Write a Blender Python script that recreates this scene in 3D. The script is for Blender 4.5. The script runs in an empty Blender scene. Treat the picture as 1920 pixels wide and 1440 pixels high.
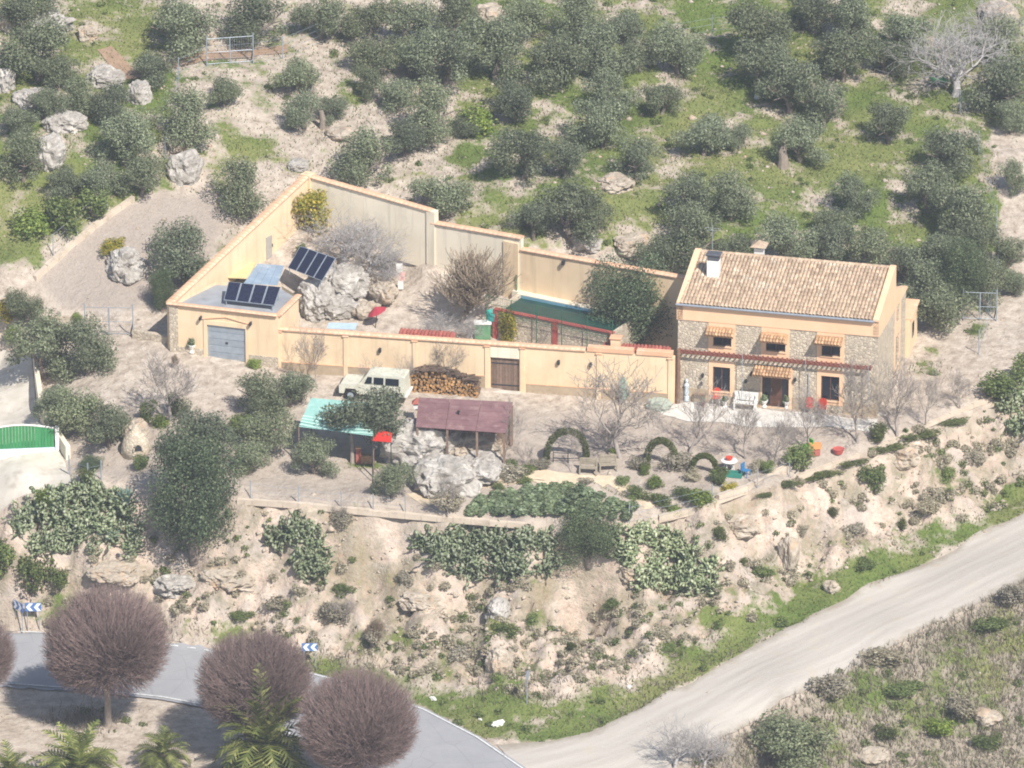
import bpy, math, random
import numpy as np
from mathutils import Vector, Matrix

# ------------------------------------------------------------------ camera
PITCH = math.radians(22.2); DIST = 450.0; FPX = 13500.0      # FPX: focal length in pixels of the 1920 wide frame
CAM = np.array([0, -DIST*math.cos(PITCH), DIST*math.sin(PITCH)])
FWD = np.array([0, math.cos(PITCH), -math.sin(PITCH)]); UPV = np.array([0, math.sin(PITCH), math.cos(PITCH)])
scene = bpy.context.scene
COL = scene.collection
cam_data = bpy.data.cameras.new('camera'); cam = bpy.data.objects.new('camera', cam_data); COL.objects.link(cam)
cam.location = CAM; cam.rotation_euler = (math.pi/2-PITCH, 0, 0)
cam_data.sensor_width = 36; cam_data.lens = 36*FPX/1920; cam_data.clip_start = 1; cam_data.clip_end = 5000
scene.camera = cam
# ------------------------------------------------------------------ light
SUN_AZ, SUN_EL = math.radians(30), math.radians(47)          # azimuth to the right of the camera's back
world = bpy.data.worlds.new('World'); scene.world = world; world.use_nodes = True
wn = world.node_tree.nodes; sky = wn.new('ShaderNodeTexSky'); sky.sky_type = 'NISHITA'; sky.sun_disc = False
sky.sun_elevation = SUN_EL; sky.sun_rotation = math.pi-SUN_AZ; sky.altitude = 700; sky.dust_density = 1.5
world.node_tree.links.new(sky.outputs[0], wn['Background'].inputs[0]); wn['Background'].inputs[1].default_value = 0.10
sun_data = bpy.data.lights.new('sun', 'SUN'); sun = bpy.data.objects.new('sun', sun_data); COL.objects.link(sun)
sun_data.energy = 4.6; sun_data.angle = math.radians(0.53); sun_data.color = (1, .957, .9)
SD = Vector((math.sin(SUN_AZ)*math.cos(SUN_EL), -math.cos(SUN_AZ)*math.cos(SUN_EL), math.sin(SUN_EL)))
sun.rotation_euler = SD.to_track_quat('Z', 'Y').to_euler()
vs = scene.view_settings; vs.view_transform = 'Standard'; vs.look = 'None'; vs.exposure = 0.45; vs.gamma = 1; vs.use_curve_mapping = False
scene.cycles.filter_width = 1.9; scene.cycles.max_bounces = 5; scene.cycles.diffuse_bounces = 2; scene.cycles.volume_bounces = 0; scene.cycles.transparent_max_bounces = 8
try: scene.cycles.use_denoising = True
except Exception: pass

HAZE = 0.00022

# ------------------------------------------------------------------ helpers
rnd = random.Random(7)
def ray(px, py):
    d = FWD + np.array([1, 0, 0])*((px-960)/FPX) + UPV*((720-py)/FPX)
    return d
def P(px, py, z):                                            # pixel of the photograph on the level z
    d = ray(px, py); t = (z-CAM[2])/d[2]
    return CAM + d*t
def proj(x, y, z):
    rx, ry, rz = x-CAM[0], y-CAM[1], z-CAM[2]
    dep = ry*FWD[1]+rz*FWD[2]
    return 960+FPX*rx/dep, 720-FPX*(ry*UPV[1]+rz*UPV[2])/dep
def mpp(p):                                                  # metres per photo pixel at a point
    return float(np.dot(np.asarray(p)-CAM, FWD))/FPX
def lin(c):
    if isinstance(c, str): c = tuple(int(c[i:i+2], 16)/255 for i in (0, 2, 4))
    return tuple(((v/12.92) if v <= .04045 else ((v+.055)/1.055)**2.4) for v in c)+(1,)

class NT:
    def __init__(s, name):
        s.m = bpy.data.materials.new(name); s.m.use_nodes = True; s.t = s.m.node_tree; s.n = s.t.nodes
        s.b = s.n['Principled BSDF']
    def new(s, k, **kw):
        q = s.n.new('ShaderNode'+k)
        for a, v in kw.items(): setattr(q, a, v)
        return q
    def link(s, a, b): s.t.links.new(a, b)
    def val(s, sock, v):
        if hasattr(v, 'is_output') or hasattr(v, 'links'): s.link(v, sock)
        else: sock.default_value = v
    def noise(s, vec, scale, detail=4, rough=.6):
        q = s.new('TexNoise'); q.inputs['Scale'].default_value = scale; q.inputs['Detail'].default_value = detail
        q.inputs['Roughness'].default_value = rough; s.link(vec, q.inputs['Vector']); return q.outputs['Fac']
    def ramp(s, fac, stops):
        q = s.new('ValToRGB'); e = q.color_ramp.elements
        while len(e) < len(stops): e.new(.5)
        for i, (p, c) in enumerate(stops): e[i].position = p; e[i].color = c if len(c) == 4 else tuple(c)+(1,)
        s.link(fac, q.inputs[0]); return q.outputs[0]
    def mix(s, f, a, b, bt='MIX'):
        q = s.new('Mix', data_type='RGBA', blend_type=bt)
        s.val(q.inputs[0], f); s.val(q.inputs[6], a); s.val(q.inputs[7], b); return q.outputs[2]
    def math(s, op, a, b=0.0, c=None, clamp=False):
        q = s.new('Math', operation=op, use_clamp=clamp); s.val(q.inputs[0], a); s.val(q.inputs[1], b)
        if c is not None: s.val(q.inputs[2], c)
        return q.outputs[0]
    def bump(s, h, strength, dist):
        q = s.new('Bump'); q.inputs['Strength'].default_value = strength; q.inputs['Distance'].default_value = dist
        s.link(h, q.inputs['Height']); s.link(q.outputs[0], s.b.inputs['Normal'])
    def fin(s, col, rough=.85, spec=.25, metal=0):
        s.val(s.b.inputs['Base Color'], col); s.val(s.b.inputs['Roughness'], rough)
        s.b.inputs['Specular IOR Level'].default_value = spec; s.b.inputs['Metallic'].default_value = metal
        return s.m
MATS = {}
def mat(name, c1, c2=None, sc=3.0, rough=.85, bump=.3, bsc=None, bdist=.02, vary=0.0, spec=.25, metal=0, coord='Object', stain=None, streak=None):
    """two-tone noise material; vary: brightness change from island to island and object to object"""
    if name in MATS: return MATS[name]
    t = NT(name); co = t.new('TexCoord').outputs['Object'] if coord == 'Object' else t.new('NewGeometry').outputs['Position']
    c1 = lin(c1); c2 = lin(c2) if c2 else tuple(v*.8 for v in c1[:3])+(1,)
    f = t.noise(co, sc, 6)
    col = t.ramp(f, [(.32, c1), (.68, c2)])
    if stain:
        f2 = t.noise(co, stain[1], 5, .7); r2 = t.ramp(f2, [(.52, (0, 0, 0)), (.72, (1, 1, 1))]); col = t.mix(r2, col, lin(stain[0]))
    if streak:                                               # rain streaks and damp patches
        mp = t.new('Mapping'); mp.inputs['Scale'].default_value = (2.6, 2.6, .22); t.link(co, mp.inputs[0])
        r3 = t.ramp(t.noise(mp.outputs[0], 1.0, 4, .65), [(.5, (0, 0, 0)), (.75, (1, 1, 1))]); col = t.mix(t.math('MULTIPLY', r3, .8), col, lin(streak))
    if vary:
        a = t.math('ADD', t.new('ObjectInfo').outputs['Random'], t.new('NewGeometry').outputs['Random Per Island'])
        a = t.math('FRACT', t.math('MULTIPLY', a, 7.31))
        a = t.math('MULTIPLY_ADD', a, 2*vary, 1-vary)
        q = t.new('Vector' 'Math', operation='SCALE'); t.link(col, q.inputs[0]); t.link(a, q.inputs['Scale']); col = q.outputs[0]
    if bump: t.bump(t.noise(co, bsc or sc*4, 5), bump, bdist)
    m = t.fin(col, rough, spec, metal)
    MATS[name] = m; return m
def leafmat(name, c1, c2, c3=None, rough=.6):
    """leaves: colour per leaf and per tree, a little light coming through"""
    t = NT(name); g = t.new('NewGeometry'); oi = t.new('ObjectInfo')
    stops = [(0, lin(c1)), (.6, lin(c2))]+([(1, lin(c3))] if c3 else [])
    col = t.ramp(g.outputs['Random Per Island'], stops)
    co = t.new('TexCoord').outputs['Object']
    k = t.math('MULTIPLY_ADD', t.noise(co, .9, 2), .8, .6)
    k = t.math('MULTIPLY', k, t.math('MULTIPLY_ADD', oi.outputs['Random'], .55, .72)); hv = t.math('FRACT', t.math('MULTIPLY', oi.outputs['Random'], 13.7)); col = t.mix(t.math('MULTIPLY', hv, .35), col, t.mix(1.0, col, (1.12, 1.05, .72, 1), 'MULTIPLY'))
    q = t.new('VectorMath', operation='SCALE'); t.link(col, q.inputs[0]); t.link(k, q.inputs['Scale'])
    m = t.fin(q.outputs[0], rough, .3)
    tr = t.new('BsdfTranslucent'); t.link(q.outputs[0], tr.inputs[0])
    mx = t.new('MixShader'); mx.inputs[0].default_value = .25
    out = t.n['Material Output']; t.link(t.b.outputs[0], mx.inputs[1]); t.link(tr.outputs[0], mx.inputs[2]); t.link(mx.outputs[0], out.inputs[0])
    MATS[name] = m; return m

class MB:
    """collects polygons, links them as one mesh object"""
    def __init__(s): s.v = []; s.f = []
    def add(s, vs_, fs): 
        o = len(s.v); s.v += [tuple(map(float, q)) for q in vs_]; s.f += [tuple(i+o for i in f) for f in fs]; return s
    def box(s, x0, x1, y0, y1, z0, z1, bev=0):
        if bev:
            b = min(bev, (x1-x0)/3, (y1-y0)/3, (z1-z0)/3)
            vs_ = []
            for (dx, z) in ((b, z0), (0, z0+b), (0, z1-b), (b, z1)):
                vs_ += [(x0+dx, y0+dx, z), (x1-dx, y0+dx, z), (x1-dx, y1-dx, z), (x0+dx, y1-dx, z)]
            fs = [(3, 2, 1, 0), (12, 13, 14, 15)]
            for k in range(3):
                for i in range(4): fs.append((4*k+i, 4*k+(i+1) % 4, 4*k+4+(i+1) % 4, 4*k+4+i))
            return s.add(vs_, fs)
        return s.add([(x0, y0, z0), (x1, y0, z0), (x1, y1, z0), (x0, y1, z0), (x0, y0, z1), (x1, y0, z1), (x1, y1, z1), (x0, y1, z1)],
                     [(3, 2, 1, 0), (4, 5, 6, 7), (0, 1, 5, 4), (1, 2, 6, 5), (2, 3, 7, 6), (3, 0, 4, 7)])
    def prism(s, poly, z0, z1):                               # poly: ccw (x, y); z0, z1 numbers or lists
        n = len(poly); z0 = [z0]*n if np.isscalar(z0) else z0; z1 = [z1]*n if np.isscalar(z1) else z1
        return s.add([(p[0], p[1], z0[i]) for i, p in enumerate(poly)]+[(p[0], p[1], z1[i]) for i, p in enumerate(poly)],
                     [tuple(range(n-1, -1, -1)), tuple(range(n, 2*n))]+[(i, (i+1) % n, n+(i+1) % n, n+i) for i in range(n)])
    def slab(s, a, b, c, d, th):                              # a quad given by its corners, with thickness below
        a, b, c, d = map(Vector, (a, b, c, d)); n = (b-a).cross(d-a).normalized()*th
        return s.add([a-n, b-n, c-n, d-n, a, b, c, d], [(3, 2, 1, 0), (4, 5, 6, 7), (0, 1, 5, 4), (1, 2, 6, 5), (2, 3, 7, 6), (3, 0, 4, 7)])
    def tube(s, pts, rad, sides=6, cap=True):
        pts = [Vector(p) for p in pts]; n = len(pts); rad = [rad]*n if np.isscalar(rad) else rad
        vs_, fs = [], []
        for i, p in enumerate(pts):
            d = (pts[min(i+1, n-1)]-pts[max(i-1, 0)]).normalized()
            u = d.cross(Vector((0, 0, 1)) if abs(d.z) < .9 else Vector((1, 0, 0))).normalized(); w = d.cross(u)
            for k in range(sides):
                a = 2*math.pi*k/sides; vs_.append(p+(u*math.cos(a)+w*math.sin(a))*rad[i])
        for i in range(n-1):
            for k in range(sides):
                fs.append((i*sides+k, (i+1)*sides+k, (i+1)*sides+(k+1) % sides, i*sides+(k+1) % sides))
        if cap: fs += [tuple(range(sides)), tuple(range(n*sides-1, (n-1)*sides-1, -1))]
        return s.add(vs_, fs)
    def lathe(s, prof, c=(0, 0, 0), sides=12):                # prof: (r, z)
        n = len(prof); vs_, fs = [], []
        for r, z in prof:
            for k in range(sides):
                a = 2*math.pi*k/sides; vs_.append((c[0]+r*math.cos(a), c[1]+r*math.sin(a), c[2]+z))
        for i in range(n-1):
            for k in range(sides): fs.append((i*sides+k, i*sides+(k+1) % sides, (i+1)*sides+(k+1) % sides, (i+1)*sides+k))
        fs += [tuple(range(sides-1, -1, -1)), tuple(range((n-1)*sides, n*sides))]
        return s.add(vs_, fs)
    def build(s, name, m, parent=None, smooth=False, mesh=None):
        me = bpy.data.meshes.new(name); me.from_pydata(s.v, [], s.f)
        if smooth: me.polygons.foreach_set('use_smooth', [True]*len(me.polygons))
        return link(name, me, m, parent)
def link(name, me, m=None, parent=None):
    if m is not None and not me.materials: me.materials.append(m)
    o = bpy.data.objects.new(name, me); COL.objects.link(o)
    if parent is not None: o.parent = parent
    return o
def npmesh(name, V, F, smooth=False):                         # V (n,3), F (m,k) arrays
    me = bpy.data.meshes.new(name); V = np.asarray(V, np.float32); F = np.asarray(F, np.int32); k = F.shape[1]
    me.vertices.add(len(V)); me.vertices.foreach_set('co', V.ravel())
    me.loops.add(F.size); me.loops.foreach_set('vertex_index', F.ravel())
    me.polygons.add(len(F)); me.polygons.foreach_set('loop_start', np.arange(0, F.size, k, dtype=np.int32))
    me.polygons.foreach_set('loop_total', np.full(len(F), k, np.int32))
    if smooth: me.polygons.foreach_set('use_smooth', np.ones(len(F), bool))
    me.update(calc_edges=True); return me
def tag(o, label=None, cat=None, group=None, kind=None):
    if label: o['label'] = label
    if cat: o['category'] = cat
    if group: o['group'] = group
    if kind: o['kind'] = kind
    return o
def thing(name, label, cat, loc=(0, 0, 0), rz=0, group=None, sc=1):
    o = bpy.data.objects.new(name, None); COL.objects.link(o); o.empty_display_size = .3
    o.location = tuple(map(float, loc)); o.rotation_euler = (0, 0, rz); o.scale = (sc, sc, sc) if np.isscalar(sc) else sc
    return tag(o, label, cat, group)
def struct(o): o['kind'] = 'structure'; return o
def inpoly(px, py, poly):
    ins = np.zeros(np.shape(px), bool); n = len(poly)
    for i in range(n):
        x0, y0 = poly[i]; x1, y1 = poly[(i+1) % n]
        if y0 == y1: continue
        c = ((y0 > py) != (y1 > py)) & (px < (x1-x0)*(py-y0)/(y1-y0)+x0); ins ^= c
    return ins
# lattice noise for meshes
_perm = np.random.RandomState(3).rand(64, 64, 64).astype(np.float32)
def vnoise(x, y, z=0.0):
    x, y, z = np.broadcast_arrays(np.asarray(x, float), np.asarray(y, float), np.asarray(z, float))
    xi, yi, zi = np.floor(x).astype(int), np.floor(y).astype(int), np.floor(z).astype(int)
    fx, fy, fz = x-xi, y-yi, z-zi; fx, fy, fz = [f*f*(3-2*f) for f in (fx, fy, fz)]
    g = lambda a, b, c: _perm[(xi+a) & 63, (yi+b) & 63, (zi+c) & 63]
    l = lambda a, b, t: a+(b-a)*t
    return l(l(l(g(0, 0, 0), g(1, 0, 0), fx), l(g(0, 1, 0), g(1, 1, 0), fx), fy), l(l(g(0, 0, 1), g(1, 0, 1), fx), l(g(0, 1, 1), g(1, 1, 1), fx), fy), fz)-.5
def fbm(x, y, z=0.0, o=4):
    s = 0; a = 1
    for k in range(o): s = s+a*vnoise(x*2**k+k*17.3, y*2**k+k*9.1, np.asarray(z)*2**k+k*5); a *= .5
    return s

# ------------------------------------------------------------------ terrain
CTRL = [
 # yard before the walls and the house
 (318,655,.9),(420,668,.8),(520,690,.55),(650,712,.3),(800,730,.1),(950,742,0),(1100,757,0),(1270,752,0),(1455,768,0),(1640,786,0),
 (1702,680,.2),(1760,640,.6),(1850,700,.5),(1900,560,1.4),(1800,580,1.1),(1760,740,.1),(1700,800,-.1),(1800,762,0),
 (300,760,0),(450,740,.3),(600,790,-.2),(800,820,-.4),(1000,800,-.3),(1200,830,-.4),(1400,830,-.4),(1550,830,-.3),(250,690,.5),
 (500,900,-1.2),(700,910,-1.3),(850,920,-1.4),(1000,920,-1.3),(1200,900,-1.1),(1400,890,-.9),(400,880,-1.0),
 (1100,900,-1.15),(1100,940,-1.5),(1050,905,-1.2),(1050,945,-1.55),(1150,940,-1.45),(1000,955,-1.65),(1200,940,-1.35),(1300,920,-1.1),(900,950,-1.6),(600,920,-1.3),(800,940,-1.5),(1100,870,-.8),(1300,870,-.75),(1500,850,-.6),(1650,815,-.3),
 # lip of the terrace
 (330,925,-1.7),(440,938,-1.5),(560,948,-1.5),(700,962,-1.6),(850,975,-1.7),(980,985,-1.8),(1100,985,-1.7),(1200,975,-1.6),(1340,950,-1.5),
 (1450,918,-1.2),(1600,862,-.9),(1750,799,-.5),(1900,738,0),(2000,700,.2),
 # left: driveway, yard edge, slope with cactus
 (0,700,-1.6),(40,770,-1.8),(30,900,-2.3),(-60,800,-2),(100,880,-2.2),(0,640,-1.0),(-60,640,-1),(90,700,-.5),(110,780,-.9),(180,720,0),(160,840,-1.4),(230,880,-1.6),
 (0,970,-2.6),(130,925,-2.3),(220,925,-2.0),(150,1055,-5.4),(300,1050,-5.3),(80,1110,-7),(0,1080,-6.6),(250,1120,-7),
 # cliff face
 (500,1070,-5.1),(700,1085,-5.2),(900,1090,-5.2),(1100,1090,-5.2),(1250,1070,-4.9),(1400,1030,-4.3),(1550,965,-3.5),(1700,905,-2.8),(1850,835,-2.0),
 (400,1120,-6.4),(600,1150,-6.6),(800,1180,-6.8),(1000,1190,-6.8),(1200,1160,-6.3),(1400,1110,-5.6),(1600,1030,-4.6),(1780,940,-3.5),
 (700,1250,-8.3),(900,1290,-8.2),(1000,1300,-8.0),(1100,1280,-7.7),(1300,1190,-6.9),(1500,1095,-6.0),(1700,1005,-4.9),(1850,940,-4.2),(450,1190,-8.2),(250,1160,-8.2),
 # road and track
 (-100,1165,-9),(0,1172,-9),(100,1180,-9),(300,1204,-9),(450,1226,-9),(600,1260,-9),(700,1288,-9),(800,1322,-9),(900,1350,-9),(1000,1375,-9),(1100,1366,-8.8),(1200,1320,-8.4),
 (1300,1270,-7.9),(1400,1212,-7.3),(1550,1138,-6.5),(1700,1066,-5.7),(1800,1018,-5.1),(1920,965,-4.4),(2020,920,-3.8),
 (2020,1030,-3.9),(1920,1085,-4.6),(1700,1190,-5.9),(1500,1295,-7.1),(1350,1385,-8.3),(1280,1445,-8.9),(1600,1130,-6.3),(1800,1070,-5.2),
 (-100,1230,-9),(-100,1285,-9),(200,1260,-9),(200,1300,-9),(400,1330,-9),(0,1440,-9),(300,1440,-9),(600,1400,-9),(800,1440,-9),(1000,1440,-9),(700,1340,-9),(550,1290,-9),
 (1920,1440,-10.4),(1700,1440,-10.6),(1500,1440,-10.2),(1920,1250,-7.3),(1700,1300,-8.0),(1500,1380,-9),
 (0,1800,-9),(500,1700,-9),(1000,1800,-11),(1920,1800,-15),(2300,1300,-8),(-400,1300,-9),(-400,1000,-3),(2300,800,0),
 # inside the walls
 (560,615,1.0),(700,605,1.3),(850,625,.9),(1000,650,.7),(1150,660,.5),(640,500,2.9),(760,520,2.2),(740,455,3.4),(900,520,2.6),(850,590,1.4),
 (500,490,3.4),(450,530,3.2),(590,432,4.3),(700,450,3.9),(800,490,3.3),(610,560,1.9),
 (1050,500,3.0),(1200,530,2.4),(1000,520,2.9),(1150,600,1.2),(1240,640,.4),
 # hillside
 (575,315,6.2),(700,335,5.9),(815,375,5.5),(985,425,5.0),(1100,440,4.6),(1290,450,4.2),(1500,470,3.5),
 (960,300,6.3),(960,200,7.3),(960,100,8.3),(960,0,9.3),(1400,400,4.4),(1400,300,5.4),(1400,200,6.4),(1400,100,7.4),(1400,0,8.4),
 (1800,480,2.2),(1800,400,3.4),(1800,300,4.6),(1800,200,5.8),(1800,100,7),(1800,0,8.2),(1750,540,1.5),(1920,450,2.6),(1920,300,4.6),
 (600,200,7.9),(600,100,9),(600,0,10),(430,330,6.2),(300,300,7.2),(300,200,8.6),(300,120,9.5),(300,0,10.8),(100,300,7.6),(100,200,9),(100,100,10.2),(100,0,11.4),
 (-60,300,7.6),(-60,100,10.6),(150,520,2.6),(300,470,3.8),(380,400,5.0),(250,560,2.0),(330,560,1.9),(100,560,1.7),(0,560,1.6),(0,460,3.8),(60,420,4.8),(200,620,1.0),(60,620,.2),
 (960,-300,12.5),(0,-300,15),(1920,-300,12),(2200,300,4),(2200,0,8),(-400,300,8),(-400,0,12),(-400,640,0),(2300,500,2.5)]
CP = np.array([P(*c) for c in CTRL])
def _phi(d2): return np.sqrt(d2+1.0)
_D = ((CP[:, None, :2]-CP[None, :, :2])**2).sum(-1)
_n = len(CP); _A = np.zeros((_n+3, _n+3)); _A[:_n, :_n] = _phi(_D)+np.eye(_n)*-.02
_A[:_n, _n] = 1; _A[:_n, _n+1:] = CP[:, :2]; _A[_n:, :_n] = _A[:_n, _n:].T
_w = np.linalg.solve(_A, np.concatenate([CP[:, 2], np.zeros(3)]))
X0, X1, Y0, Y1, ST = -42.0, 42.0, -50.0, 66.0, .28
gx = np.arange(X0, X1+1e-6, ST); gy = np.arange(Y0, Y1+1e-6, ST)
def rbf(x, y):
    out = np.empty(x.size); xf, yf = x.ravel(), y.ravel()
    for i in range(0, x.size, 20000):
        a, b = xf[i:i+20000], yf[i:i+20000]
        d2 = (a[:, None]-CP[None, :, 0])**2+(b[:, None]-CP[None, :, 1])**2
        out[i:i+20000] = _phi(d2)@_w[:_n]+_w[_n]+_w[_n+1]*a+_w[_n+2]*b
    return out.reshape(x.shape)
GX, GY = np.meshgrid(gx, gy)
GZ = rbf(GX, GY)
ROADPX = [(-900,1095),(-140,1171),(-60,1178),(100,1186),(250,1200),(380,1216),(550,1252),(700,1292),(800,1330),(900,1382),(985,1440),(1050,1500),(1120,1600),(770,1680),(740,1620),(680,1500),(620,1430),(520,1370),(420,1335),(300,1312),(150,1297),(0,1286),(-140,1278),(-900,1200)]
_rp = [tuple(P(a, b, -9)[:2]) for a, b in ROADPX]; _rm = inpoly(GX, GY, _rp).astype(float)
for _ in range(6): _q = np.pad(_rm, 1, mode='edge'); _rm = np.maximum(inpoly(GX, GY, _rp), (_q[1:-1, 1:-1]*2+_q[:-2, 1:-1]+_q[2:, 1:-1]+_q[1:-1, :-2]+_q[1:-1, 2:])/6)
GZ = GZ*(1-_rm)-9*_rm
PXg, PYg = proj(GX, GY, GZ)
POLY = dict(
 road=[(-900,1160),(-60,1178),(100,1186),(250,1200),(380,1216),(550,1252),(700,1292),(800,1330),(900,1382),(985,1440),(1040,1490),(1100,1700),(760,1700),(690,1500),(620,1430),(520,1370),(420,1335),(300,1312),(150,1297),(0,1286),(-60,1284),(-900,1275)],
 track=[(940,1388),(1020,1392),(1100,1374),(1200,1327),(1300,1277),(1400,1217),(1550,1142),(1700,1070),(1800,1022),(1960,945),(2300,790),(2300,910),(1960,1068),(1800,1145),(1700,1193),(1500,1298),(1350,1388),(1290,1440),(1200,1500),(1100,1700),(1040,1490),(985,1440)],
 cliff=[(-100,960),(130,915),(300,915),(440,945),(700,968),(980,990),(1200,980),(1340,955),(1600,866),(1930,735),(1930,930),(1700,1000),(1400,1150),(1200,1260),(1000,1300),(800,1270),(600,1220),(300,1170),(-100,1150)],
 yard=[(318,655),(520,690),(950,742),(1270,752),(1640,786),(1700,690),(1780,600),(1900,600),(1930,735),(1600,860),(1340,945),(980,980),(700,958),(440,935),(250,900),(130,880),(70,680),(200,640)],
 drive=[(-100,600),(60,640),(66,700),(75,780),(130,880),(140,905),(0,965),(-100,970)],
 plot=[(60,520),(200,400),(300,360),(400,375),(420,430),(330,560),(250,580),(110,575)],
 court=[(330,560),(575,335),(800,395),(985,450),(1285,520),(1265,660),(920,655),(520,620)],
 house=[(1270,749),(1643,783),(1760,560),(1300,520)],
 soft=[(-100,1284),(300,1310),(520,1370),(640,1460),(640,1800),(-100,1800)])
M_ = {k: inpoly(PXg, PYg, v) for k, v in POLY.items()}
def soften(m, k=2):
    m = m.astype(float)
    for _ in range(k):
        q = np.pad(m, 1, mode='edge'); m = (q[1:-1, 1:-1]*2+q[:-2, 1:-1]+q[2:, 1:-1]+q[1:-1, :-2]+q[1:-1, 2:])/6
    return m
flat = soften(M_['road'] | M_['track'] | M_['drive'] | M_['house'], 4)
flat = np.maximum(flat, _rm)
calm = soften(M_['yard'] | M_['plot'] | M_['court'] | M_['soft'], 4)
cliffm = soften(M_['cliff'], 4)*(1-flat)
rough = np.clip(1-flat*1.5, 0, 1)*(1-calm*.85)
hills = fbm(GX*.25, GY*.25)*.55+fbm(GX*.9+5, GY*.9)*.22
ridge = .5-np.abs(fbm(GX*.45+9, GY*.45+3, 0, 4)); ledge = fbm(GX*.22+3, GY*.3+8)
NZ = rough*hills*.8+cliffm*((ridge-.3)*1.5+fbm(GX*1.3, GY*1.3, 4)*.55+ledge*.8)
NZ += cliffm*(fbm(GX*2.1+3, GY*2.1, 9, 3)*.34-np.clip(np.abs(fbm(GX*1.1, GY*.5, 12, 3))*-2+.35, 0, .35)*.7)
# gullies running down the face
NZ += cliffm*-.45*np.clip(fbm(GX*.8+GY*.2, GY*.12, 7, 3)*2, 0, 1)
NZ += fbm(GX*2.4, GY*2.4, 2, 2)*.05*np.clip(1-flat*2, 0, 1)
GZ = GZ+NZ
def H(x, y):
    u = np.clip((np.asarray(x, float)-X0)/ST, 0, len(gx)-1.001); v = np.clip((np.asarray(y, float)-Y0)/ST, 0, len(gy)-1.001)
    i, j = u.astype(int), v.astype(int); fu, fv = u-i, v-j
    return (GZ[j, i]*(1-fu)*(1-fv)+GZ[j, i+1]*fu*(1-fv)+GZ[j+1, i]*(1-fu)*fv+GZ[j+1, i+1]*fu*fv)
_T = np.linspace(DIST-80, DIST+95, 1300)
def W(px, py):                                               # where the sight line of a photo pixel meets the ground
    d = ray(px, py); pts = CAM[None]+d[None]*_T[:, None]; h = H(pts[:, 0], pts[:, 1])-pts[:, 2]
    k = int(np.argmax(h > 0)); k = max(k, 1); a, b = h[k-1], h[k]; t = _T[k-1]+(_T[k]-_T[k-1])*(-a/(b-a+1e-9))
    return CAM+d*t
def G(x, y): return float(H(x, y))
def dep(o, px, py, dz=0): p = W(px, py); o.location = (p[0], p[1], p[2]+dz); return p
# ------------------------------------------------------------------ ground cover masks (real soil, grass and gravel patches)
def ell(lst, base=0.0):
    m = np.full(GX.shape, base)
    for (x, y, rx, ry, w) in lst:
        d = ((PXg-x)/rx)**2+((PYg-y)/ry)**2; m = np.maximum(m, w*np.exp(-d*.75))
    return m
GRASS = [(1500,320,230,110,1),(1450,410,170,70,1),(1620,210,150,70,1),(1330,120,80,60,1),(1640,390,80,90,.95),(1400,170,100,70,.95),(1180,390,90,45,1),(1080,200,80,70,.95),
 (900,240,80,60,1),(880,290,60,40,1),(1180,300,90,45,.9),(660,170,60,40,.8),(470,275,70,35,1),(300,170,60,45,1),(220,260,130,80,1),(80,250,90,60,.8),(120,400,160,80,1),(40,470,80,50,1),
 (240,30,70,45,1),(60,50,90,40,.9),(620,60,80,35,.75),(800,115,170,45,.75),(1250,30,120,50,.9),(1130,110,90,50,.7),(1740,130,140,60,.9),(1600,100,120,60,.8),(960,400,70,50,.8),(1740,480,60,40,1),
 (1740,690,28,16,1),(1745,656,16,7,.9),(1835,620,18,16,1),(190,140,50,30,.8),(260,380,40,70,1),(1000,330,80,40,.6),(1560,470,120,40,.8),(1330,430,60,40,.8),(1250,330,80,60,.7),(1840,570,30,25,.8),
 (900,1315,190,38,1),(1050,1335,150,32,1),(730,1272,80,30,1),(420,1182,90,28,1),(1300,1232,110,34,1),(1450,1160,120,38,1),(1600,1090,120,36,1),(1780,1005,140,36,1),(1180,1300,120,30,1),(60,1150,90,40,.8),(600,1235,60,20,.8),
 (1000,1240,200,50,.55),(1500,1060,160,50,.55),(1300,1130,90,40,.5),(1750,900,120,60,.45),(500,1120,120,50,.4),(700,1200,160,40,.5),(950,1180,80,40,.6),
 (1700,1320,280,120,.7),(1880,1180,140,60,.85),(1600,1420,200,50,.6),(1850,1300,100,100,.65),(680,870,40,10,1),(470,845,40,14,.8),(120,1140,80,30,.9),(300,1155,60,30,.6),
 (1160,920,60,20,.6),(1290,930,50,20,.6),(560,955,120,8,.5),(800,980,140,8,.5)]
DRY = [(1400,1330,180,50,1),(1600,1250,220,40,.9),(1800,1170,200,40,.9),(1400,1420,120,50,1),(640,1250,60,30,.7),(560,1230,40,20,.8),(350,1190,50,20,.6),(1000,1290,120,30,.5),(160,1350,60,25,.9),(1500,1330,140,60,.8),(1850,1420,150,60,.8),(1700,1330,260,120,.6)]
def band(edge, w, lo, hi):
    ex_, ey_ = np.array(edge, float).T; d = np.interp(PXg, ex_, ey_)-PYg; wv = w*(1+fbm(GX*.4, GY*.4, 6, 3)*.9)
    return np.where((PXg > lo) & (PXg < hi), np.clip((wv-d)/(wv*.35), 0, 1)*np.clip((d+4)/6, 0, 1), 0)
VERGE = np.maximum(band([(950,1394),(1020,1394),(1100,1376),(1200,1328),(1300,1278),(1400,1218),(1550,1143),(1700,1071),(1800,1023),(1960,946),(2100,880)], 62, 950, 2100), band([(300,1206),(380,1216),(550,1252),(700,1292),(800,1330),(900,1382),(985,1400)], 40, 560, 985))
bank = inpoly(PXg, PYg, [(1215,1490),(1295,1440),(1355,1388),(1505,1298),(1705,1194),(1805,1146),(1965,1068),(2300,910),(2300,1700),(1215,1700)]).astype(float)
lane = inpoly(PXg, PYg, [(1855,235),(1990,230),(1990,560),(1885,530),(1872,400)])
up = (PYg < 470) & ~M_['plot'] & ~M_['court'] & ~M_['house']
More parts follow.
